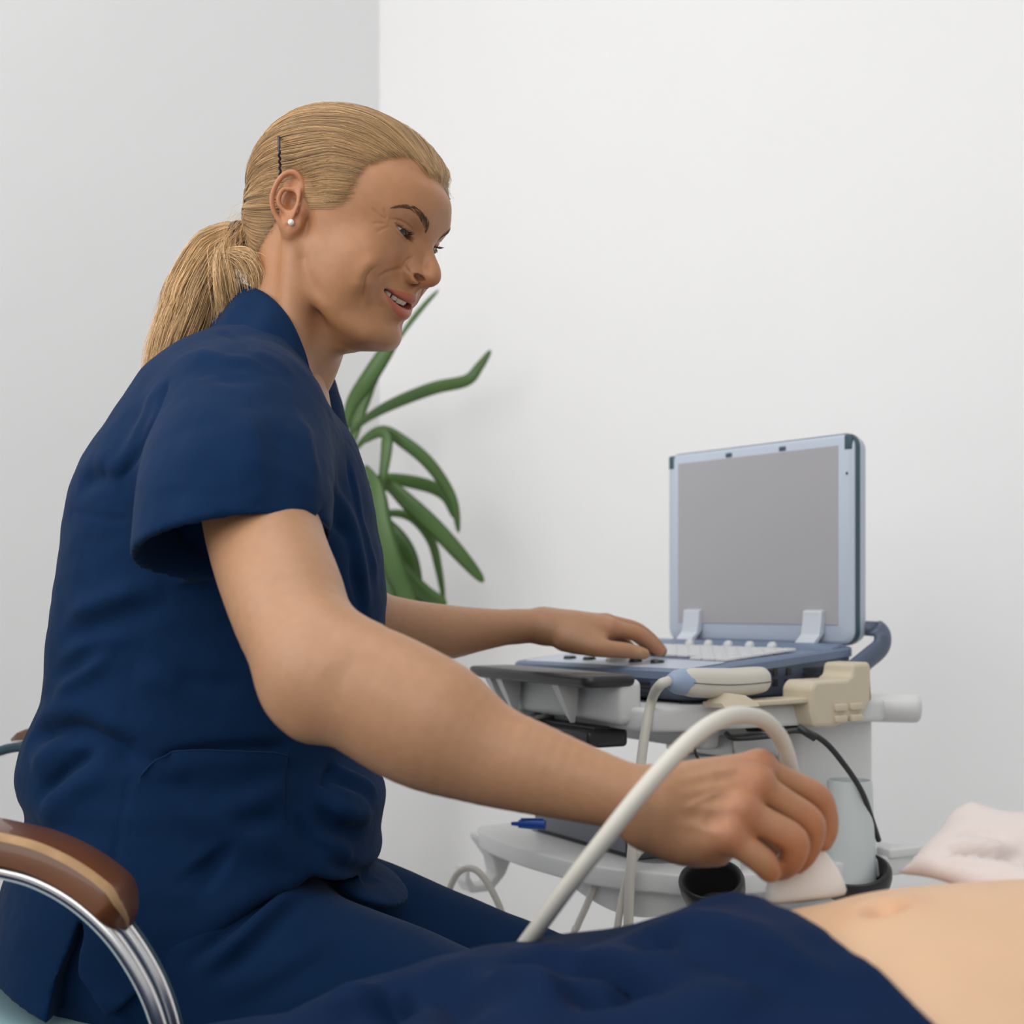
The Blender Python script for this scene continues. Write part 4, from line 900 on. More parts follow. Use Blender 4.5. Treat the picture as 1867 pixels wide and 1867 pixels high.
    for c, nn, w0 in ((cur, 380, .0085), (cur2, 340, .012)):
        for k in range(nn):
            o_ = RNG.normal(size=3)*w0*.6; w1 = RNG.normal(size=3)*w0*.5; n = len(c); q = np.linspace(0, 1, n)[:, None]; pts = c+o_*np.sin(q*2.4+.4)+w1*q*q
            paths.append(pts[::2]); rad.append(.00023*(.5+RNG.random())); b_ = .5+.8*RNG.random(); cols.append((b_, b_*.97, b_*.88))
    for k in range(60):                              # loose hairs at the nape and forehead
        a = P(446+RNG.normal()*8, 400+RNG.normal()*18, 1.30); e = a+np.array([-.006-.02*RNG.random(), .0, -.03-.03*RNG.random()])
        m_ = (a+e)/2+np.array([-.012, -.004, .003])*RNG.random(); paths.append(smooth_poly([a, m_, e], 4)); rad.append(.00013); cols.append((1.1, 1.05, .95))
    strands('tail_strands', paths, rad, cols, M_HAIR, tail)
    b = MB(); d = sp[4]-sp[1]; d /= np.linalg.norm(d); ax = axes(d)
    for off, r in ((0, .0115), (.0035, .012), (.007, .0115)):
        b.tube([sp[2]+d*off+ax[:, 1]*r*math.cos(t)+ax[:, 2]*r*math.sin(t) for t in np.linspace(0, 2*math.pi, 25)], .0023, 6)
    b.build('hair_tie', M_TIE, parent, auto=0)
    # crimped hair grip lying on the combed hair
    pts = []
    for k, q in enumerate(np.linspace(0, 1, 26)):
        u, v = 508+3*q+(1.0 if k % 4 in (1, 2) else -1.0)*(q > .25), 250+72*q
        w0 = np.array([0, 0, ZC]); a = HL(w0); dr = HL(w0+P(u, v, 1.0)-w0)-a; h = SK.t.ray_cast(Vector(a), Vector(dr))
        if h[0] is None: continue
        d = (np.array(h[0])-np.array(o)); d /= np.linalg.norm(d); dist = (np.array(h[0])-a); dist = np.linalg.norm(dist)
        rd = dr/np.linalg.norm(dr); pts.append(HW(a+rd*(dist-(thick(d, ins(d))+.0016)/max(.3, -(rd@d)))))
    b = MB(); b.tube(pts, np.where(np.arange(len(pts)) < 8, .0013, .00115), 8); b.build('hair_grip', M_GRIP, parent, auto=0)
    return hair
# ------------------------------------------------------------------ the clinician: body under the clothes, arms and hands
def limb(g, pts, k=.01, n=4, flat=None):
    chain(g, [P(*p[:3]) for p in pts], [p[3] for p in pts], k, n, flat=flat)
NEAR_UPPER = [(452, 770, 1.165, .052), (480, 965, 1.092, .0462), (521, 1090, 1.03, .0445), (553, 1178, .995, .0400), (588, 1238, .975, .0365)]
NEAR_FORE = [(588, 1238, .975, .0365), (672, 1278, .965, .0400), (760, 1322, .955, .0425), (865, 1367, .945, .0370), (958, 1397, .937, .0325), (1058, 1428, .930, .0270), (1147, 1455, .924, .0232), (1200, 1470, .922, .0232)]
def near_arm(g):
    limb(g, NEAR_UPPER, .0)
    limb(g, NEAR_FORE, .022, flat=((0.1, 1, .25), .86))
    limb(g, [(540, 1175, 1.0, .018), (530, 1235, .98, .0165), (524, 1276, .972, .0120), (556, 1308, .968, .0125)], .020, 3)       # elbow point
    limb(g, [(605, 1200, .978, .026), (690, 1242, .962, .030), (790, 1296, .950, .028)], .040, 3)
def near_hand(g):
    wr = (1170, 1462, .924)
    M = {'i': (1384, 1399, .944), 'm': (1378, 1428, .926), 'r': (1352, 1477, .913), 'l': (1326, 1526, .908)}
    for k, r0, r1 in (('i', .0165, .0115), ('m', .0165, .0118), ('r', .0165, .0112), ('l', .0160, .0105)):
        a = (wr[0]+{'i': 20, 'm': 10, 'r': 5, 'l': 10}[k], wr[1]+{'i': -16, 'm': -4, 'r': 14, 'l': 34}[k], wr[2]+.004)
        mid = tuple((np.array(a)+np.array(M[k]))/2+np.array([0, 0 if k != 'l' else 8, .003]))
        limb(g, [(*a, r0), (*mid, (r0+r1)/2+.001), (*M[k], r1)], .012, 4)
    limb(g, [(1190, 1500, .93, .017), (1250, 1533, .928, .0165), (1305, 1545, .925, .013)], .014, 3)
    limb(g, [(1200, 1450, .945, .017), (1280, 1470, .965, .016), (1330, 1490, .975, .013)], .014, 3)
    F = {'i': [(*M['i'], .0098), (1440, 1426, .949, .0091), (1490, 1452, .953, .0091), (1506, 1484, .957, .0082), (1508, 1514, .958, .0076), (1501, 1536, .957, .0064)],
         'm': [(*M['m'], .0102), (1430, 1463, .929, .0096), (1476, 1496, .933, .0098), (1480, 1528, .939, .0087), (1468, 1558, .944, .0080), (1454, 1576, .947, .0066)],
         'r': [(*M['r'], .0106), (1400, 1503, .914, .0103), (1446, 1531, .916, .0103), (1444, 1564, .924, .0091), (1430, 1582, .934, .0079), (1414, 1588, .940, .0067)],
         'l': [(*M['l'], .0098), (1364, 1550, .907, .0094), (1392, 1572, .908, .0093), (1402, 1586, .914, .0082), (1404, 1588, .926, .0072), (1402, 1584, .933, .0055)]}
    for f in F.values():
        q = Grid(g.lo, g.lo+(g.n-1)*g.h, g.h) if False else None
        limb(g, f, .0045, 4)
    for k in 'imrl': g.op(ell(P(M[k][0]+2, M[k][1]-6, M[k][2]-.003), (.0085, .0080, .0080)), .008)           # knuckles
    limb(g, [(1215, 1460, .950, .014), (1310, 1490, .980, .0135), (1385, 1520, .990, .0105), (1418, 1545, .987, .0092), (1438, 1566, .982, .0072)], .006, 4)
FAR_FORE = [(652, 1128, 1.585, .036), (735, 1145, 1.625, .0350), (800, 1153, 1.65, .0345), (870, 1148, 1.672, .0270), (930, 1143, 1.685, .0215), (985, 1140, 1.697, .0190)]
def far_arm(g):
    limb(g, [(480, 760, 1.48, .050), (560, 960, 1.54, .044), (645, 1122, 1.583, .038)], 0)
    limb(g, FAR_FORE, .02)
    limb(g, [(935, 1143, 1.70, .019), (990, 1141, 1.715, .0185)], .012, 1)
def far_hand(g):
    M = {'i': (1112, 1146, 1.703), 'm': (1104, 1136, 1.720), 'r': (1094, 1136, 1.738), 'l': (1080, 1143, 1.755)}
    for k, r in (('i', .0125), ('m', .0120), ('r', .0115), ('l', .0108)):
        limb(g, [(990, 1141, 1.700+.006*'imrl'.index(k), .0175), (1045, 1142, (1.70+M[k][2])/2+.002, .0165), (*M[k], r)], .012, 4)
    limb(g, [(1005, 1150, 1.693, .016), (1050, 1163, 1.688, .017), (1090, 1174, 1.687, .0125)], .014, 4)
    F = [[(*M['i'], .0118), (1140, 1150, 1.706, .0100), (1166, 1158, 1.710, .0098), (1184, 1170, 1.713, .0086), (1195, 1180, 1.716, .0080), (1203, 1188, 1.718, .0066)],
         [(*M['m'], .0115), (1132, 1140, 1.727, .0100), (1160, 1148, 1.734, .0098), (1184, 1164, 1.740, .0086), (1200, 1180, 1.743, .0078), (1207, 1187, 1.745, .0066)],
         [(*M['r'], .0110), (1124, 1142, 1.748, .0095), (1150, 1152, 1.756, .0092), (1172, 1168, 1.762, .0082), (1186, 1182, 1.765, .0072), (1192, 1188, 1.766, .0062)],
         [(*M['l'], .0100), (1102, 1150, 1.763, .0085), (1122, 1160, 1.769, .0082), (1140, 1173, 1.774, .0072), (1152, 1182, 1.777, .0065), (1158, 1187, 1.778, .0056)]]
    for f in F: limb(g, f, .004, 4)
    limb(g, [(1030, 1166, 1.685, .0150), (1085, 1180, 1.678, .0118), (1120, 1184, 1.680, .0102), (1140, 1186, 1.683, .0098), (1160, 1189, 1.687, .0086), (1174, 1192, 1.690, .0070)], .006, 4)
def build_clinician_body(parent):
    parts = []
    g = head_grid(); V, F = g.mesh(2); V = finish_head(V, F); SK = Skin(V, F); TW = head_tint(V); parts.append((HW(V), F, TW))
    # torso, hips and legs under the clothes
    g = Grid((-.62, .90, .02), (.22, 1.70, 1.22), .007)
    limb(g, [(500, 690, 1.32, .044), (480, 740, 1.32, .050)], 0, 1)
    for c, r in (((450, 860, 1.33), (.080, .125, .10)), ((400, 1000, 1.33), (.105, .125, .13)), ((370, 1250, 1.33), (.100, .120, .15)), ((320, 1560, 1.32), (.115, .150, .13))): g.op(ell(P(*c), r), .06)
    limb(g, [(460, 800, 1.20, .045), (460, 800, 1.45, .045)], .05, 1)
    for hip, knee, ank in NEAR_LEG, FAR_LEG:
        chain(g, [hip, (hip+knee)/2, knee], [.075, .066, .050], .04); chain(g, [knee, (knee+ank)/2, ank], [.048, .046, .034], .02)
        chain(g, [ank+[0, 0, -.02], ank+[.08, 0, -.04], ank+[.17, 0, -.05]], [.036, .034, .024], .02)
    V, F = g.mesh(2); parts.append((V, F, np.ones((len(V), 3))))
    lo, hi = np.array([-.31, .85, .66]), np.array([.094, 1.24, 1.10])
    g = Grid(lo, hi, .0022); near_arm(g); near_hand(g); V, F = g.mesh(3); parts.append((V, F, np.ones((len(V), 3))))
    g = Grid((.083, .865, .690), (.245, 1.03, .815), .0012); near_arm(g); near_hand(g); V, F = g.mesh(2)
    for L, w, dp in [([(1235, 1425), (1300, 1408), (1368, 1394)], .0040, .0010), ([(1235, 1448), (1300, 1436), (1362, 1428)], .0038, .0010), ([(1235, 1472), (1290, 1470), (1338, 1476)], .0036, .0009), ([(1235, 1500), (1280, 1510), (1315, 1522)], .0036, .0008), ([(1300, 1420), (1350, 1411)], .004, -.0010), ([(1290, 1453), (1345, 1452)], .004, -.0012), ([(1280, 1492), (1325, 1500)], .004, -.0012), ([(1250, 1470), (1290, 1452), (1320, 1440)], .0022, .0008)]: V = press(V, F, L, w, dp)
    parts.append((V, F, near_hand_tint(V)))
    g = Grid((-.36, 1.40, .80), (.012, 1.76, 1.10), .003); far_arm(g); far_hand(g); V, F = g.mesh(3); parts.append((V, F, np.ones((len(V), 3))))
    g = Grid((.004, 1.62, .815), (.215, 1.82, .905), .0013); far_arm(g); far_hand(g); V, F = g.mesh(2); parts.append((V, F, far_hand_tint(V)))
    off = 0; VV, FF, CC = [], [], []
    for v, f, c in parts: VV.append(v); FF.append(f+off); CC.append(c); off += len(v)
    me = mesh_np('body', np.concatenate(VV), np.concatenate(FF)); set_col(me, 'tint', np.concatenate(CC)); o = link('body', me, M_SKIN, parent)
    return o, SK
def near_hand_tint(V):
    T = np.ones((len(V), 3))
    for p, r in (((1384, 1399, .935), .016), ((1378, 1428, .917), .016), ((1492, 1450, .955), .018), ((1478, 1490, .93), .018), ((1437, 1545, .91), .016), ((1352, 1477, .905), .014), ((1328, 1526, .90), .014), ((1500, 1530, .96), .016), ((1460, 1570, .945), .016), ((1400, 1588, .92), .016)):
        w = .45*np.exp(-((V-P(*p))**2).sum(1)/r**2)[:, None]; T = T*(1-w)+np.array([1.12, .72, .66])*w
    return T
def far_hand_tint(V):
    T = np.ones((len(V), 3))
    for p, r in (((1203, 1188, 1.716), .014), ((1166, 1155, 1.708), .014), ((1110, 1140, 1.70), .016)):
        w = .4*np.exp(-((V-P(*p))**2).sum(1)/r**2)[:, None]; T = T*(1-w)+np.array([1.12, .74, .68])*w
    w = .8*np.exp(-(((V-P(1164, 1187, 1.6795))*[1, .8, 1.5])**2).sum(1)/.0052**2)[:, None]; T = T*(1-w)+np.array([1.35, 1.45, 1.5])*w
    return T
NEAR_LEG = (P(330, 1740, 1.22), P(1130, 2020, 1.17), np.array([.06, 1.20, .085]))
FAR_LEG = (P(370, 1620, 1.42), P(1085, 1870, 1.45), np.array([.05, 1.46, .085]))
# ------------------------------------------------------------------ scrubs
TV = [585, 610, 640, 690, 740, 800, 860, 920, 985, 1050, 1110, 1170, 1230, 1280, 1330, 1370, 1410, 1440, 1470, 1520, 1570, 1620, 1680, 1740, 1830, 1900]
TL = [440, 385, 328, 264, 228, 190, 152, 131, 121, 112, 105, 98, 94, 84, 60, 47, 44, 50, 62, 50, 32, 15, 0, -8, -10, -10]
TR = [545, 560, 565, 575, 596, 640, 664, 676, 672, 688, 704, 703, 690, 676, 660, 652, 660, 668, 668, 655, 640, 622, 590, 555, 500, 480]
TH = [.048, .066, .100, .140, .158, .166, .168, .164, .160, .156, .153, .150, .150, .152, .156, .160, .164, .168, .170, .178, .188, .198, .206, .212, .214, .214]
D0 = 1.325
def tunic_prim(grow=0.0):
    T = np.array(TV, float); Z = (ZC-(T-VH)/FPX*D0)[::-1]
    XL = ((np.array(TL)-CX)/FPX*D0)[::-1]; XR = ((np.array(TR)-CX)/FPX*D0)[::-1]; H = np.array(TH)[::-1]
    def fn(x, y, z):
        zz = z.ravel(); xl, xr, h = [ip(zz, Z, q)[None, None, :].astype(np.float32) for q in (XL, XR, H)]
        c = (xl+xr)/2; a = (xr-xl)/2+grow; h = h+grow; yy = y-D0; dx = x-c; ca, sa = .977, .212
        p = (dx*ca+yy*sa); q = -dx*sa+yy*ca; n = 2.35
        return (((np.abs(p/(a*.985))**n+np.abs(q/h)**n)**(1/n)-1)*np.minimum(a, h)*.92).astype(np.float32)
    return fn, np.array([-.62, 1.06, .44]), np.array([-.06, 1.60, 1.18])
def poly_xz(pts, d):
    """prism along y whose outline was given by where it shows at distance d"""
    Q = np.array([P(u, v, d)[[0, 2]] for u, v in pts])
    def fn(x, y, z):
        X = x[:, 0, 0]; Zq = z[0, 0, :]; XX, ZZ = np.meshgrid(X, Zq, indexing='ij'); dist = np.full(XX.shape, 1e9); ins = np.zeros(XX.shape, bool); n = len(Q)
        for i in range(n):
            a, b = Q[i], Q[(i+1) % n]; e = b-a; t = np.clip(((XX-a[0])*e[0]+(ZZ-a[1])*e[1])/(e@e), 0, 1)
            dist = np.minimum(dist, np.hypot(XX-a[0]-t*e[0], ZZ-a[1]-t*e[1]))
            c = ((a[1] > ZZ) != (b[1] > ZZ)) & (XX < (b[0]-a[0])*(ZZ-a[1])/(b[1]-a[1]+1e-12)+a[0]); ins ^= c
        return np.broadcast_to(np.where(ins, -dist, dist)[:, None, :], (len(X), y.shape[1], len(Zq))).astype(np.float32)
    return fn, np.array([Q[:, 0].min(), 0, Q[:, 1].min()]), np.array([Q[:, 0].max(), 3, Q[:, 1].max()])
SLEEVE = [(446, 788, 1.190, .0745), (436, 850, 1.150, .078), (430, 920, 1.112, .079), (422, 1000, 1.096, .0785), (420, 1090, 1.09, .0785)]
def half_space(p0, p1, p2, lo, hi, want):
    n = np.cross(p1-p0, p2-p0); n /= np.linalg.norm(n)
    if n @ want < 0: n = -n
    return (lambda x, y, z: ((x-p0[0])*n[0]+(y-p0[1])*n[1]+(z-p0[2])*n[2]).astype(np.float32)), np.asarray(lo), np.asarray(hi)
def project(V): return np.stack([CX+FPX*V[:, 0]/V[:, 1], VH-FPX*(V[:, 2]-ZC)/V[:, 1]], 1)
def traced(V, N, pts, side=None, n=6):
    """points of the surface that face the camera along a line"""
    uv = project(V); face = (N*(V-np.array([0, 0, ZC]))).sum(1) < 0; out = []
    for u, v in pts:
        r = 3.0
        while r < 40:
            m = np.where(face & (np.abs(uv[:, 0]-u) < r) & (np.abs(uv[:, 1]-v) < r))[0]
            if len(m): break
            r *= 1.6
        if len(m): out.append(V[m[V[m, 1].argmin()]])
    return smooth_poly(out, n)
def press(V, F, L, w, dp, ends=.25, power=2.0):
    N = normals(V, F); return sculpt(V, F, traced(V, N, L), w, dp, power, ends)
def crumple(V, F, amp, freq, seed=0, aniso=(1, 1, 1)):
    from mathutils import noise as nz
    N = normals(V, F); o = Vector((seed*3.1, seed*1.7, seed)); a = Vector(aniso)
    d = np.array([nz.noise(Vector((p[0]*a[0], p[1]*a[1], p[2]*a[2]))*freq+o) for p in V]); d = np.sign(d)*np.abs(d)**1.0
    return V+N*(d*amp)[:, None]
def build_scrubs(parent):
    from mathutils import noise as nz
    g = Grid((-.55, 1.0, .46), (-.05, 1.62, 1.20), .0030)
    g.op(tunic_prim())
    for c, r, k in (((640, 1452, 1.32), (.030, .10, .030), .03), ((600, 1545, 1.32), (.050, .12, .028), .03), ((560, 1010, 1.30), (.055, .12, .05), .05)): g.op(ell(P(*c), r), k)
    limb(g, SLEEVE, .030, 4)
    # far sleeve
    limb(g, [(490, 735, 1.46, .075), (530, 850, 1.50, .07), (565, 950, 1.53, .066)], .03, 4)
    hem = half_space(P(248, 1040, 1.11), P(585, 974, 1.095), P(480, 937, 1.030), (-.36, 1.0, .86), (-.12, 1.215, 1.02), np.array([0, 0, 1.]))
    # below the hem only what belongs to the trunk stays
    t = Grid((-.55, 1.0, .46), (-.05, 1.62, 1.20), .0030); t.op(tunic_prim())
    for c, r, k in (((640, 1452, 1.32), (.030, .10, .030), .03), ((600, 1545, 1.32), (.050, .12, .028), .03), ((560, 1010, 1.30), (.055, .12, .05), .05)): t.op(ell(P(*c), r), k)
    X, Y, Z = t.ax[0][:, None, None], t.ax[1][None, :, None], t.ax[2][None, None, :]
    hs = hem[0](X, Y, Z); near = (Y < 1.30)
    g.D = np.where(near, np.minimum(t.D, np.maximum(g.D, -hs)), g.D).astype(np.float32)
    inner = [(a, b, c, r-.0068) for a, b, c, r in SLEEVE[1:]]; cav = Grid((-.55, 1.0, .46), (-.05, 1.62, 1.20), .0030); limb(cav, inner, 0, 4)
    keep = np.maximum(-cav.D, -(t.D-.004)); g.D = np.maximum(g.D, np.minimum(-cav.D, t.D-.0 if False else -cav.D)).astype(np.float32) if False else np.where(near & (t.D > .003), np.maximum(g.D, -cav.D), g.D).astype(np.float32)
    # hollow at the neck and the hem line with its side vent
    g.op(ell(P(530, 640, 1.32), (.062, .066, .085)), .006, 'c')
    chain(g, [P(560, 640, 1.32), P(600, 730, 1.33), P(640, 790, 1.33)], [.055, .042, .012], .006, 3, 'c')
    g.op(poly_xz([(-90, 1990), (-90, 1795), (5, 1800), (120, 1836), (132, 1770), (158, 1700), (171, 1655), (177, 1690), (168, 1750), (228, 1824), (300, 1768), (400, 1695), (480, 1640), (560, 1606), (650, 1650), (760, 1660), (800, 1990)], 1.17), .002, 'c')
    g.op(ell(P(664, 1600, 1.335), (.046, .011, .085), axes((.92, .1, -.40), (0, 1, 0))), .012)
    V, F = g.mesh(2)
    FOLDS = [
     ([(305, 690), (272, 770), (228, 858), (214, 886)], .0045, -.0045, .1), ([(290, 690), (255, 775), (208, 868)], .010, .0035, .2),
     ([(140, 890), (180, 866), (212, 884)], .010, -.006, .3), ([(170, 840), (205, 850), (232, 845)], .010, .004, .3),
     ([(128, 936), (175, 943), (224, 950)], .0022, -.0016, 0),
     ([(112, 1135), (190, 1098), (300, 1066)], .010, .0060, .3), ([(108, 1170), (200, 1130), (320, 1100)], .010, -.0050, .3),
     ([(104, 1205), (180, 1172), (260, 1160)], .009, .0045, .3), ([(96, 1275), (150, 1232), (215, 1178)], .009, .0060, .3), ([(98, 1235), (150, 1200), (200, 1165)], .008, -.004, .3),
     ([(235, 1235), (300, 1240), (350, 1262)], .012, .004, .3), ([(290, 1225), (360, 1240), (450, 1255)], .010, -.004, .3),
     ([(50, 1345), (130, 1322), (200, 1346), (238, 1380), (290, 1402)], .011, -.011, .2), ([(60, 1318), (130, 1295), (205, 1318), (250, 1352)], .012, .006, .2),
     ([(66, 1466), (95, 1425), (150, 1378), (185, 1355)], .008, -.010, .25), ([(55, 1410), (80, 1380), (130, 1350)], .012, .006, .3),
     ([(70, 1500), (130, 1440), (200, 1400)], .012, .006, .3),
     ([(240, 1420), (222, 1500), (206, 1560), (190, 1650)], .0020, -.0016, 0), ([(245, 1200), (232, 1300), (236, 1370)], .002, -.0012, 0),
     ([(275, 1398), (340, 1374), (430, 1370), (530, 1364)], .0065, -.008, .15), ([(100, 1640), (160, 1580), (210, 1570)], .014, .005, .3),
     ([(270, 1420), (330, 1450), (420, 1520), (520, 1545), (575, 1560)], .016, .007, .3), ([(320, 1400), (350, 1440), (410, 1480)], .010, -.004, .3), ([(370, 1560), (390, 1590), (410, 1600)], .018, -.008, .3),
     ([(400, 1470), (450, 1465), (510, 1440), (520, 1400)], .010, .005, .3), ([(420, 1500), (480, 1495), (515, 1480)], .008, -.005, .3),
     ([(600, 1610), (520, 1618), (430, 1655), (330, 1700)], .012, .004, .2),
     ([(450, 740), (458, 820), (462, 900)], .014, .0032, .3), ([(500, 760), (515, 850), (540, 930)], .012, -.003, .3), ([(350, 780), (345, 860), (380, 930)], .016, .003, .3), ([(540, 740), (565, 820), (576, 900)], .008, .0035, .3), ([(300, 830), (330, 900), (350, 960)], .012, -.003, .3),
     ([(250, 1018), (370, 955), (470, 918), (560, 928), (584, 950)], .0016, -.0016, 0), ([(252, 1000), (370, 938), (470, 902), (560, 914), (582, 936)], .006, .0012, 0),
     ([(578, 860), (590, 950), (606, 1000)], .005, -.006, .2), ([(606, 820), (630, 930), (660, 1040), (678, 1140)], .008, .0050, .25), ([(596, 860), (622, 960), (650, 1060), (668, 1150)], .006, -.0050, .25), ([(640, 840), (655, 930), (668, 980), (690, 1080)], .007, .004, .25), ([(600, 985), (622, 1050), (650, 1120)], .002, -.002, .1), ([(590, 980), (610, 1060), (632, 1130)], .009, .004, .3), ([(634, 830), (650, 900), (664, 970)], .005, -.004, .25),
     ([(575, 722), (610, 765), (645, 815), (668, 880)], .0018, -.0012, .1), ([(430, 640), (500, 660), (548, 700)], .010, .003, .3), ([(330, 645), (400, 652), (450, 660), (510, 690)], .009, .0045, .3), ([(340, 670), (420, 690), (480, 690)], .009, -.003, .3), ([(385, 600), (430, 612), (455, 640)], .004, -.003, .2),
     ([(600, 1395), (640, 1412), (688, 1445)], .006, .005, .25), ([(590, 1410), (635, 1432), (680, 1466)], .006, -.005, .25), ([(580, 1440), (620, 1478), (680, 1494)], .008, .006, .25), ([(572, 1460), (610, 1510), (660, 1520)], .007, -.006, .25), ([(565, 1530), (610, 1540), (648, 1556)], .009, .005, .25), ([(585, 1570), (630, 1580), (690, 1600)], .006, -.006, .2), ([(535, 1480), (560, 1530), (600, 1560)], .006, -.004, .25),
     ([(585, 1440), (595, 1415), (612, 1392)], .005, -.006, .2)]
    for L, w, dp, e in FOLDS: V = press(V, F, L, w, dp, e)
    V = relax(V, F, 1); V = crumple(V, F, .0022, 9, 1, (1, 1, 1.6)); V = crumple(V, F, .0010, 26, 2, (1, 1, 1.8))
    V = crumple(V, F, .0004, 70, 5)
    me = mesh_np('tunic', V, F); tunic = link('tunic', me, M_NAVY, parent)
    # patch pocket: a second layer of cloth over the side
    tree = Skin(V, F).t; eye0 = Vector((0, 0, ZC)); n_, m_ = 60, 34
    top = smooth_poly([(258, 1420), (292, 1399), (340, 1388), (430, 1383), (527, 1377)], 15)[:n_]; bot = smooth_poly([(204, 1578), (300, 1590), (400, 1592), (480, 1582), (562, 1552)], 15)[:n_]
    lef = [(258, 1420), (240, 1450), (224, 1510), (204, 1578)]; PV, PF_ = [], []
    for i in range(n_):
        s_ = i/(n_-1); side = smooth_poly([(top[i][0], top[i][1]), (top[i][0]*.97+bot[i][0]*.03-6*(1-s_)-6*s_, 1440), (top[i][0]*.82+bot[i][0]*.18-4*s_, 1505), tuple(bot[i])], 11)
        for j in range(m_):
            t = j/(m_-1); u, v = side[min(j, len(side)-1)]; dr = Vector(P(u, v, 1.0))-eye0; h = tree.ray_cast(eye0, dr)
            if h[0] is None: h = tree.find_nearest(Vector(P(u, v, 1.17)))
            lift = .0032*(1-t)-.0022*t+.011*math.sin(s_*math.pi)**.7*max(0, 1-t*3.2)**1.5
            nn = np.array(h[1]); nn = nn if nn[1] < 0 else -nn; PV.append(np.array(h[0])+nn*lift)
    for i in range(n_-1):
        for j in range(m_-1): PF_.append((i*m_+j, i*m_+j+1, (i+1)*m_+j+1, (i+1)*m_+j))
    PV = np.array(PV); PF_ = np.array(PF_); PV = relax(PV, PF_, 2, .5); pm = mesh_np('pocket', PV, PF_); po = link('pocket', pm, M_NAVY, tunic); so = po.modifiers.new('s', 'SOLIDIFY'); so.thickness = .0016; so.offset = 0
    b = MB(); b.tube(PV[np.arange(n_)*m_], .0012, 6); b.build('pocket_hem', M_NAVY, po, auto=0)
    # stand collar
    def band(name, top, bot, lean=0):
        Tp = smooth_poly([P(*p) for p in top], 8); Bp = smooth_poly([P(*p) for p in bot], 8); n = min(len(Tp), len(Bp)); VV, FF = [], []
        m = 9
        for i in range(n):
            for j in range(m):
                t = j/(m-1); q = Bp[i]*(1-t)+Tp[i]*t; VV.append(q+np.array([-.3, -.6, .1])*(.006*math.sin(t*math.pi)*(1+.5*math.sin(i*.55))))
        for i in range(n-1):
            for j in range(m-1): FF.append((i*m+j, i*m+j+1, (i+1)*m+j+1, (i+1)*m+j))
        me = mesh_np(name, VV, np.array(FF)); o = link(name, me, M_NAVY, tunic); s = o.modifiers.new('s', 'SOLIDIFY'); s.thickness = .003; s.offset = 0
        ss = o.modifiers.new('u', 'SUBSURF'); ss.levels = ss.render_levels = 1
        rim = MB(); rim.tube(Tp[:n]+np.array([0, 0, -.0005]), .0020, 8); rim.build('collar_edge', M_NAVY, o, auto=0); return o
    band('collar', [(474, 545, 1.385), (452, 527, 1.355), (441, 520, 1.322), (452, 523, 1.290), (487, 540, 1.266), (524, 580, 1.253), (552, 640, 1.250), (566, 695, 1.258), (570, 722, 1.268), (573, 735, 1.272)],
         [(440, 610, 1.42), (405, 596, 1.37), (384, 598, 1.325), (398, 608, 1.270), (440, 622, 1.238), (484, 648, 1.224), (524, 686, 1.222), (553, 722, 1.234), (566, 738, 1.252), (572, 742, 1.266)])
    band('collar', [(474, 545, 1.385), (520, 575, 1.395), (556, 630, 1.395), (578, 690, 1.39), (581, 712, 1.386), (582, 728, 1.38)],
         [(440, 610, 1.42), (500, 640, 1.42), (545, 685, 1.41), (570, 720, 1.395), (577, 738, 1.388), (580, 744, 1.384)])
    b = MB(); c = P(674, 982, 1.318); b.lathe([(.0001, -.001), (.0052, -.001), (.0058, .001), (.0045, .0022), (.0001, .0018)], 16, T=lambda p: c+np.array([p[2]*.9+.001, p[0]*.9, p[1]])); b.build('button', M_BUTTON, tunic)
    # trousers
    g = Grid((-.60, 1.02, .07), (.22, 1.62, .78), .0048)
    g.op(ell(P(330, 1690, 1.32), (.160, .172, .12)), 0)
    for (hip, knee, ank), r in ((NEAR_LEG, (.090, .088, .074)), (FAR_LEG, (.096, .086, .072))):
        chain(g, [hip, (hip+knee)/2, knee], r, .05); chain(g, [knee, (knee+ank)/2, ank+[0, 0, .03]], [.072, .068, .060], .03)
    V, F = g.mesh(2)
    for L, w, dp, e in [([(330, 1765), (400, 1710), (480, 1645), (520, 1615)], .007, -.007, .25), ([(350, 1775), (430, 1715), (510, 1650), (548, 1618)], .008, .007, .25), ([(375, 1790), (440, 1745), (520, 1670), (560, 1630)], .008, -.006, .25), ([(420, 1830), (520, 1760), (620, 1690)], .012, .004, .3), ([(400, 1860), (500, 1800), (600, 1740)], .012, -.004, .3), ([(60, 1790), (90, 1830), (120, 1866)], .01, .004, .3), ([(700, 1640), (712, 1600), (716, 1575)], .0022, -.002, .1)]:
        V = press(V, F, L, w, dp, e)
    V = crumple(V, F, .003, 8, 4, (1, 1, 1)); V = crumple(V, F, .0010, 24, 6)
    tr = link('trousers', mesh_np('trousers', V, F), M_NAVY, parent)
    return tunic
def build_shoes(parent):
    for a in (NEAR_LEG[2], FAR_LEG[2]):
        g = Grid(a+[-.10, -.07, -.10], a+[.24, .07, .06], .005)
        chain(g, [a+[-.03, 0, -.035], a+[.08, 0, -.042], a+[.18, 0, -.052]], [.046, .042, .030], 0)
        g.op((lambda x, y, z: (.004-z)+0*x+0*y, a+[-.1, -.07, -.1], a+[.24, .07, .06]), .003, 'i')
        V, F = g.mesh(2); link('shoe', mesh_np('shoe', V, F), M_SHOE, parent)
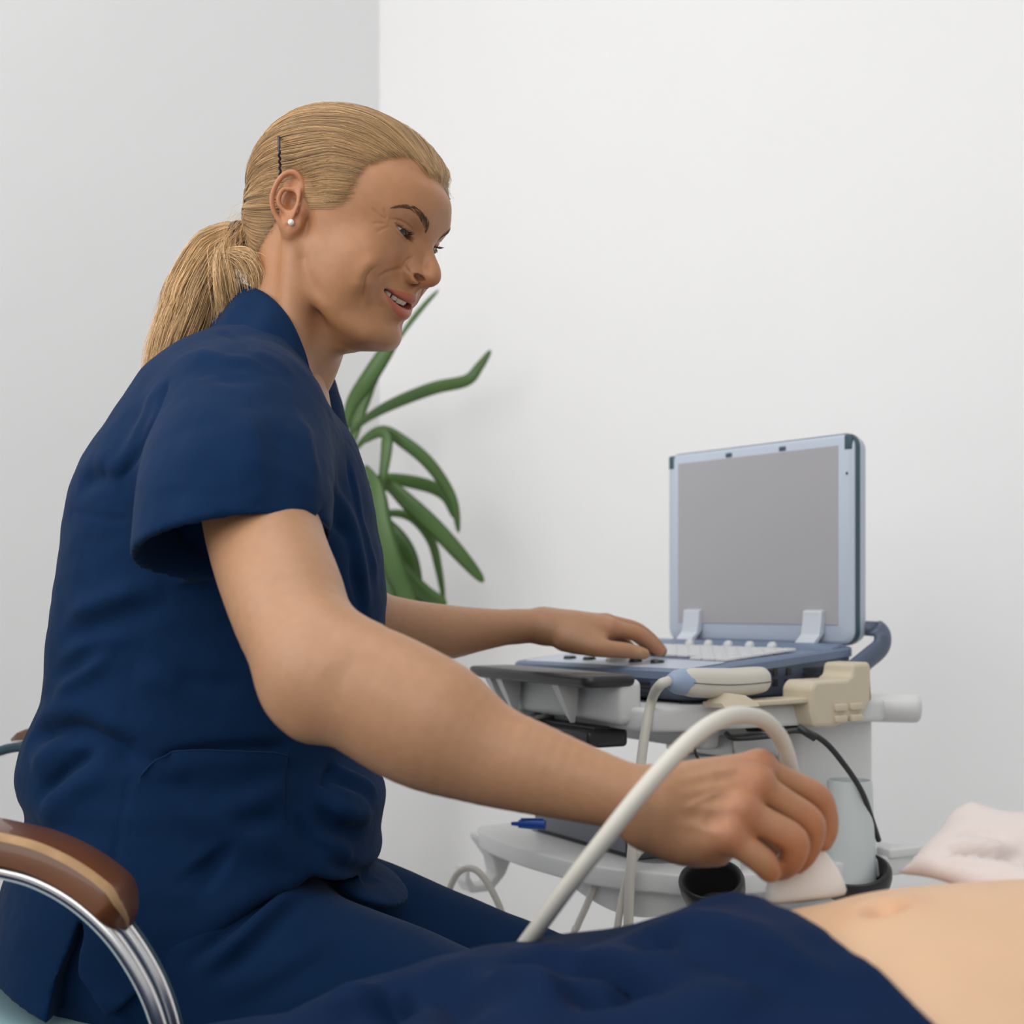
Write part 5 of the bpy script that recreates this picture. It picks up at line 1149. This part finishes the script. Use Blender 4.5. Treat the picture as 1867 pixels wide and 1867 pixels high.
# ------------------------------------------------------------------ the patient on the couch
M_SKIN2 = mat('belly_skin', (.62, .40, .245), .5, noise=.05, nscale=30, bump=.06, bscale=400, sss=.12, attr='tint'); M_NAVY2 = mat('navy_trouser_cloth', (.0026, .0135, .048), .75, noise=.12, nscale=20, sheen=.02, spec=.08); M_SHIRT = mat('pale_pink_shirt', (.62, .545, .52), .85, noise=.03, nscale=30, sheen=.2)
M_COUCH = mat('white_vinyl', (.7, .71, .72), .5)
CO = thing('examination_couch', 'padded white couch the patient lies on', 'couch', (.20, .83, 0))
b = MB(); b.box((0, -.04, .425), (.98, .18, .045), .03, seg=4); b.build('mattress', M_COUCH, CO)
b = MB(); b.box((0, -.04, .36), (.94, .165, .02), .005); b.build('couch_frame', M_WHITE, CO)
for sx in (-1, 1):
    for sy in (-1, 1):
        b = MB(); b.tube([(sx*.85, -.04+sy*.15, .0), (sx*.85, -.04+sy*.15, .36)], .025, 12); b.build('leg', M_CHROME, CO)
PA = thing('person', 'patient lying down with bare belly, navy trousers pushed low and pale shirt pulled up', 'person', (.20, .83, 0))
TOPX = [-.75, -.45, -.25, -.122, -.084, -.026, .010, .057, .092, .132, .17, .20]
TOPZ = [.570, .592, .612, .632, .651, .664, .671, .688, .699, .706, .703, .700]
def build_patient():
    # body
    g = Grid((-.80, .60, .42), (1.15, 1.07, .80), .0055)
    for c, r, k in (((.15, .83, .582), (.12, .160, .098), 0), ((.27, .83, .598), (.17, .170, .126), .06), ((.42, .83, .598), (.17, .165, .132), .06), ((.60, .83, .585), (.17, .175, .112), .06)): g.op(ell(c, r), k)
    for s in (-1, 1):
        chain(g, [(.04, .83+s*.07, .570), (-.13, .83+s*.07, .540), (-.36, .83+s*.075, .530), (-.70, .83+s*.08, .525)], [.070, .062, .050, .040], .03)
        chain(g, [(.66, .83+s*.14, .565), (.66, .83+s*.17, .53), (.45, .83+s*.19, .512)], [.05, .045, .036], .03)
    chain(g, [(.70, .83, .565), (.82, .83, .565)], [.07, .052], .04, 1); g.op(ell((.93, .83, .575), (.115, .075, .095)), .02)
    V, F = g.mesh(3); N = normals(V, F)
    nav = traced(V, N, [(1598, 1660), (1622, 1656)], n=4).mean(0); d = np.linalg.norm((V-nav)*[1, 1, .3], axis=1)
    V = V-N*(.010*np.exp(-(d/.010)**2)-.002*np.exp(-((d-.018)/.008)**2))[:, None]
    T = np.ones((len(V), 3)); w = (.40*np.exp(-(np.linalg.norm((V-nav)*[.55, 1, .3], axis=1)/.016)**2))[:, None]; T = T*(1-w)+np.array([.92, .62, .46])*w
    me = mesh_np('body', V, F); set_col(me, 'tint', T); link('body', me, M_SKIN2, PA)
    # trousers
    g = Grid((-.72, .62, .44), (.30, 1.06, .76), .0040)
    xs = np.array(TOPX); zs = np.array(TOPZ)
    def top(x): return np.interp(x, xs, zs)
    chain(g, [(x, .905, float(top(x))-r) for x, r in ((.02, .095), (-.03, .090), (-.09, .086), (-.14, .083), (-.25, .077), (-.45, .066), (-.68, .058))], [.095, .090, .086, .083, .077, .066, .058], 0, 4)
    chain(g, [(x, .745, float(top(x))-.004-r) for x, r in ((.02, .095), (-.03, .090), (-.09, .086), (-.14, .083), (-.25, .077), (-.45, .066), (-.68, .058))], [.095, .090, .086, .083, .077, .066, .058], .03, 4)
    g.op(ell((.020, .83, .579), (.125, .178, .098)), .03); g.op(ell((.080, .83, .585), (.105, .180, .107)), .03); g.op(ell((.135, .83, .590), (.115, .182, .1165)), .03); g.op(ell((.19, .83, .597), (.12, .182, .124)), .03)
    # cut along the waistband
    wl = np.array([(.105, 1.02), (.115, .98), (.136, .93), (.160, .86), (.188, .78), (.226, .70), (.246, .64), (.252, .58)])
    def cut(x, y, z): return (x-np.interp(y.ravel(), wl[::-1, 1], wl[::-1, 0])[None, :, None]-.12*(np.clip(z-.60, -.2, .2)-.1)*-.2+0*z).astype(np.float32)
    g.op((lambda x, y, z: cut(x, y, z), np.array([-.72, .62, .44]), np.array([.30, 1.06, .76])), .010, 'i')
    V, F = g.mesh(2)
    for L, w, dp in [([(905, 1760), (1000, 1740), (1090, 1752), (1180, 1775), (1260, 1800)], .010, -.012), ([(1150, 1690), (1230, 1720), (1330, 1765), (1440, 1830)], .010, -.010), ([(1180, 1690), (1300, 1692), (1400, 1722), (1470, 1760), (1560, 1815)], .012, .0035), ([(1180, 1760), (1290, 1780), (1400, 1840)], .012, .008), ([(880, 1780), (960, 1800), (1040, 1830)], .012, .007), ([(700, 1815), (720, 1835), (728, 1860)], .010, -.010), ([(600, 1840), (655, 1835), (690, 1850)], .012, .006), ([(780, 1790), (820, 1815), (835, 1860)], .012, -.008), ([(1010, 1790), (1110, 1810), (1180, 1850)], .010, -.008), ([(1250, 1700), (1350, 1730), (1480, 1800), (1560, 1860)], .008, -.005)]:
        V = press(V, F, L, w, dp*2.4)
    V = relax(V, F, 10, .5)
    V = crumple(V, F, .0065, 12, 3, (1, 1, 1)); V = crumple(V, F, .0028, 30, 8)
    tr = link('trousers', mesh_np('trousers', V, F), M_NAVY2, PA)
    b = MB(); ring = []
    N = normals(V, F); q = traced(V, N, [(1320, 1642), (1400, 1668), (1470, 1705), (1540, 1745), (1610, 1790), (1670, 1832)], n=5)
    # shirt pushed up: cloth round the chest with a rolled, peaked hem
    g = Grid((.20, .60, .46), (.80, 1.10, .84), .0050)
    g.op(ell((.44, .83, .598), (.185, .180, .142)), 0); g.op(ell((.60, .83, .590), (.185, .190, .125)), .05)
    g.op((lambda x, y, z: (.262+.10*np.clip(.90-y, 0, .4)-x+0*z).astype(np.float32), np.array([.2, .6, .46]), np.array([.8, 1.1, .84])), .006, 'i')
    hemc = [P(1640, 1592, .945), P(1690, 1580, .93), P(1745, 1586, .915), P(1810, 1600, .90), P(1880, 1616, .885), P(1990, 1640, .86)]
    chain(g, hemc, [.0035, .007, .010, .012, .012, .012], .012, 4)
    chain(g, [P(1655, 1588, .955), P(1712, 1545, .96), P(1752, 1500, .965), P(1775, 1496, .965)], [.004, .008, .009, .007], .015, 4)
    chain(g, [P(1775, 1500, .965), P(1830, 1528, .955), P(1900, 1545, .95)], [.010, .013, .02], .02, 4)
    g.op(ell(P(1830, 1560, .945), (.055, .030, .020)), .015); g.op(ell(P(1920, 1560, .94), (.06, .035, .03)), .02)
    V, F = g.mesh(2)
    for L, w, dp in [([(1700, 1568), (1760, 1552), (1820, 1562), (1866, 1570)], .0042, -.012), ([(1722, 1560), (1765, 1535), (1830, 1540), (1866, 1548)], .006, .007), ([(1740, 1530), (1780, 1515), (1850, 1535)], .004, -.008), ([(1690, 1582), (1750, 1575), (1866, 1592)], .004, -.003)]: V = press(V, F, L, w, dp)
    V = crumple(V, F, .004, 16, 9); V = crumple(V, F, .0025, 42, 3)
    link('shirt', mesh_np('shirt', V, F), M_SHIRT, PA)
    for o in PA.children: o.matrix_parent_inverse = Matrix.Translation(-PA.location)
build_patient()
# ---- probe in the hand, resting on the belly
M_PROBE = mat('white_probe_plastic', (.86, .83, .79), .4)
HP = thing('ultrasound_probe', 'white scanning probe held against the bare belly in the woman\'s hand', 'probe', tuple(P(1468, 1630, .962)))
b = MB(); a0, a1 = P(1470, 1634, .962), P(1446, 1440, .972); ax_ = (a1-a0); L = np.linalg.norm(ax_); up = ax_/L; s = np.array([1, .15, 0.]); s -= up*(s@up); s /= np.linalg.norm(s); n = np.cross(up, s); rings = []
for t, w, h in [(-.04, .014, .006), (-.02, .0275, .0110), (.02, .0292, .0125), (.10, .0282, .0125), (.22, .0250, .0122), (.36, .0190, .0112), (.45, .0135, .0105), (.70, .0125, .0105), (.90, .0105, .0095), (1.0, .0075, .0075)]:
    rings.append([a0+ax_*t+s*w*np.sign(math.cos(a))*abs(math.cos(a))**.75+n*h*np.sign(math.sin(a))*abs(math.sin(a))**.75 for a in np.linspace(0, 2*math.pi, 24, endpoint=False)])
b.loft(rings); b.build('probe_body', M_PROBE, HP, auto=60)
b = MB(); b.loft([[a0+ax_*t+s*w*math.cos(a)+n*h*math.sin(a) for a in np.linspace(0, 2*math.pi, 24, endpoint=False)] for t, w, h in ((-.045, .010, .004), (-.035, .024, .009), (-.02, .0265, .0105))]); b.build('probe_face', M_SHELFMAT, HP, auto=60)
b = MB(); b.tube(smooth_poly([a1-ax_*.05, a1+ax_*.05, P(1440, 1395, .968), P(1425, 1350, .955), P(1400, 1318, .935), P(1365, 1304, .915), P(1322, 1308, .895), P(1275, 1335, .880), P(1222, 1385, .868), P(1165, 1450, .862), P(1105, 1526, .865), P(1040, 1610, .880), P(985, 1685, .905), P(945, 1740, .935), P(915, 1790, .965), P(900, 1860, 1.0), P(900, 2000, 1.05)], 8), .0058, 12); b.build('cable', M_CABLE, HP, auto=0)
for o in HP.children: o.matrix_parent_inverse = Matrix.Translation(-HP.location)
M_SKIN = mat('skin', (.405, .210, .110), .46, noise=.10, nscale=140, bump=.12, bscale=1900, sss=.10, attr='tint')
M_EYE = mat('eye_white', (.56, .53, .50), .15); M_IRIS = mat('grey_blue_iris', (.022, .030, .036), .1, noise=.5, nscale=900); M_PUPIL = mat('pupil', (.004, .004, .004), .08)
M_HAIR = mat('blonde_hair', (.67, .445, .235), .42, attr='tint'); M_TIE = mat('dark_elastic', (.06, .035, .03), .8); M_GRIP = mat('black_grip', (.015, .012, .02), .35)
M_TEETH = mat('teeth', (.80, .74, .62), .22, sss=.1); M_BROW = mat('brow_hair', (.13, .07, .040), .6, attr='tint')
M_NAVY = mat('navy_cotton', (.0034, .0195, .062), .86, noise=.10, nscale=30, bump=.25, bscale=1400, sheen=.04, spec=.10)
M_BUTTON = mat('white_button', (.8, .8, .8), .3); M_SHOE = mat('white_shoe', (.75, .75, .76), .5); M_PEARL = mat('pearl', (.86, .82, .76), .16, coat=.6)
WOMAN = thing('person', 'seated woman in navy short-sleeved scrubs with a blonde ponytail, holding a scanning probe', 'person', (P(330, 1700, 1.32)[0], 1.32, 0))
def unmove(o, root):
    o.matrix_parent_inverse = Matrix.Translation(-root.location)
BODY, SK = build_clinician_body(WOMAN)
for s in (-1, 1): build_eye(s, WOMAN)
build_teeth(WOMAN); face_hairs(SK, WOMAN); build_hair(WOMAN); build_scrubs(WOMAN); build_shoes(WOMAN)
q = SK.near(np.array([-4.7, -74, -21.5])*mm); ball('earring', HW(q[0]+np.array([-.001, -.0022, 0])), .0029, M_PEARL, WOMAN)
for o in WOMAN.children: unmove(o, WOMAN)
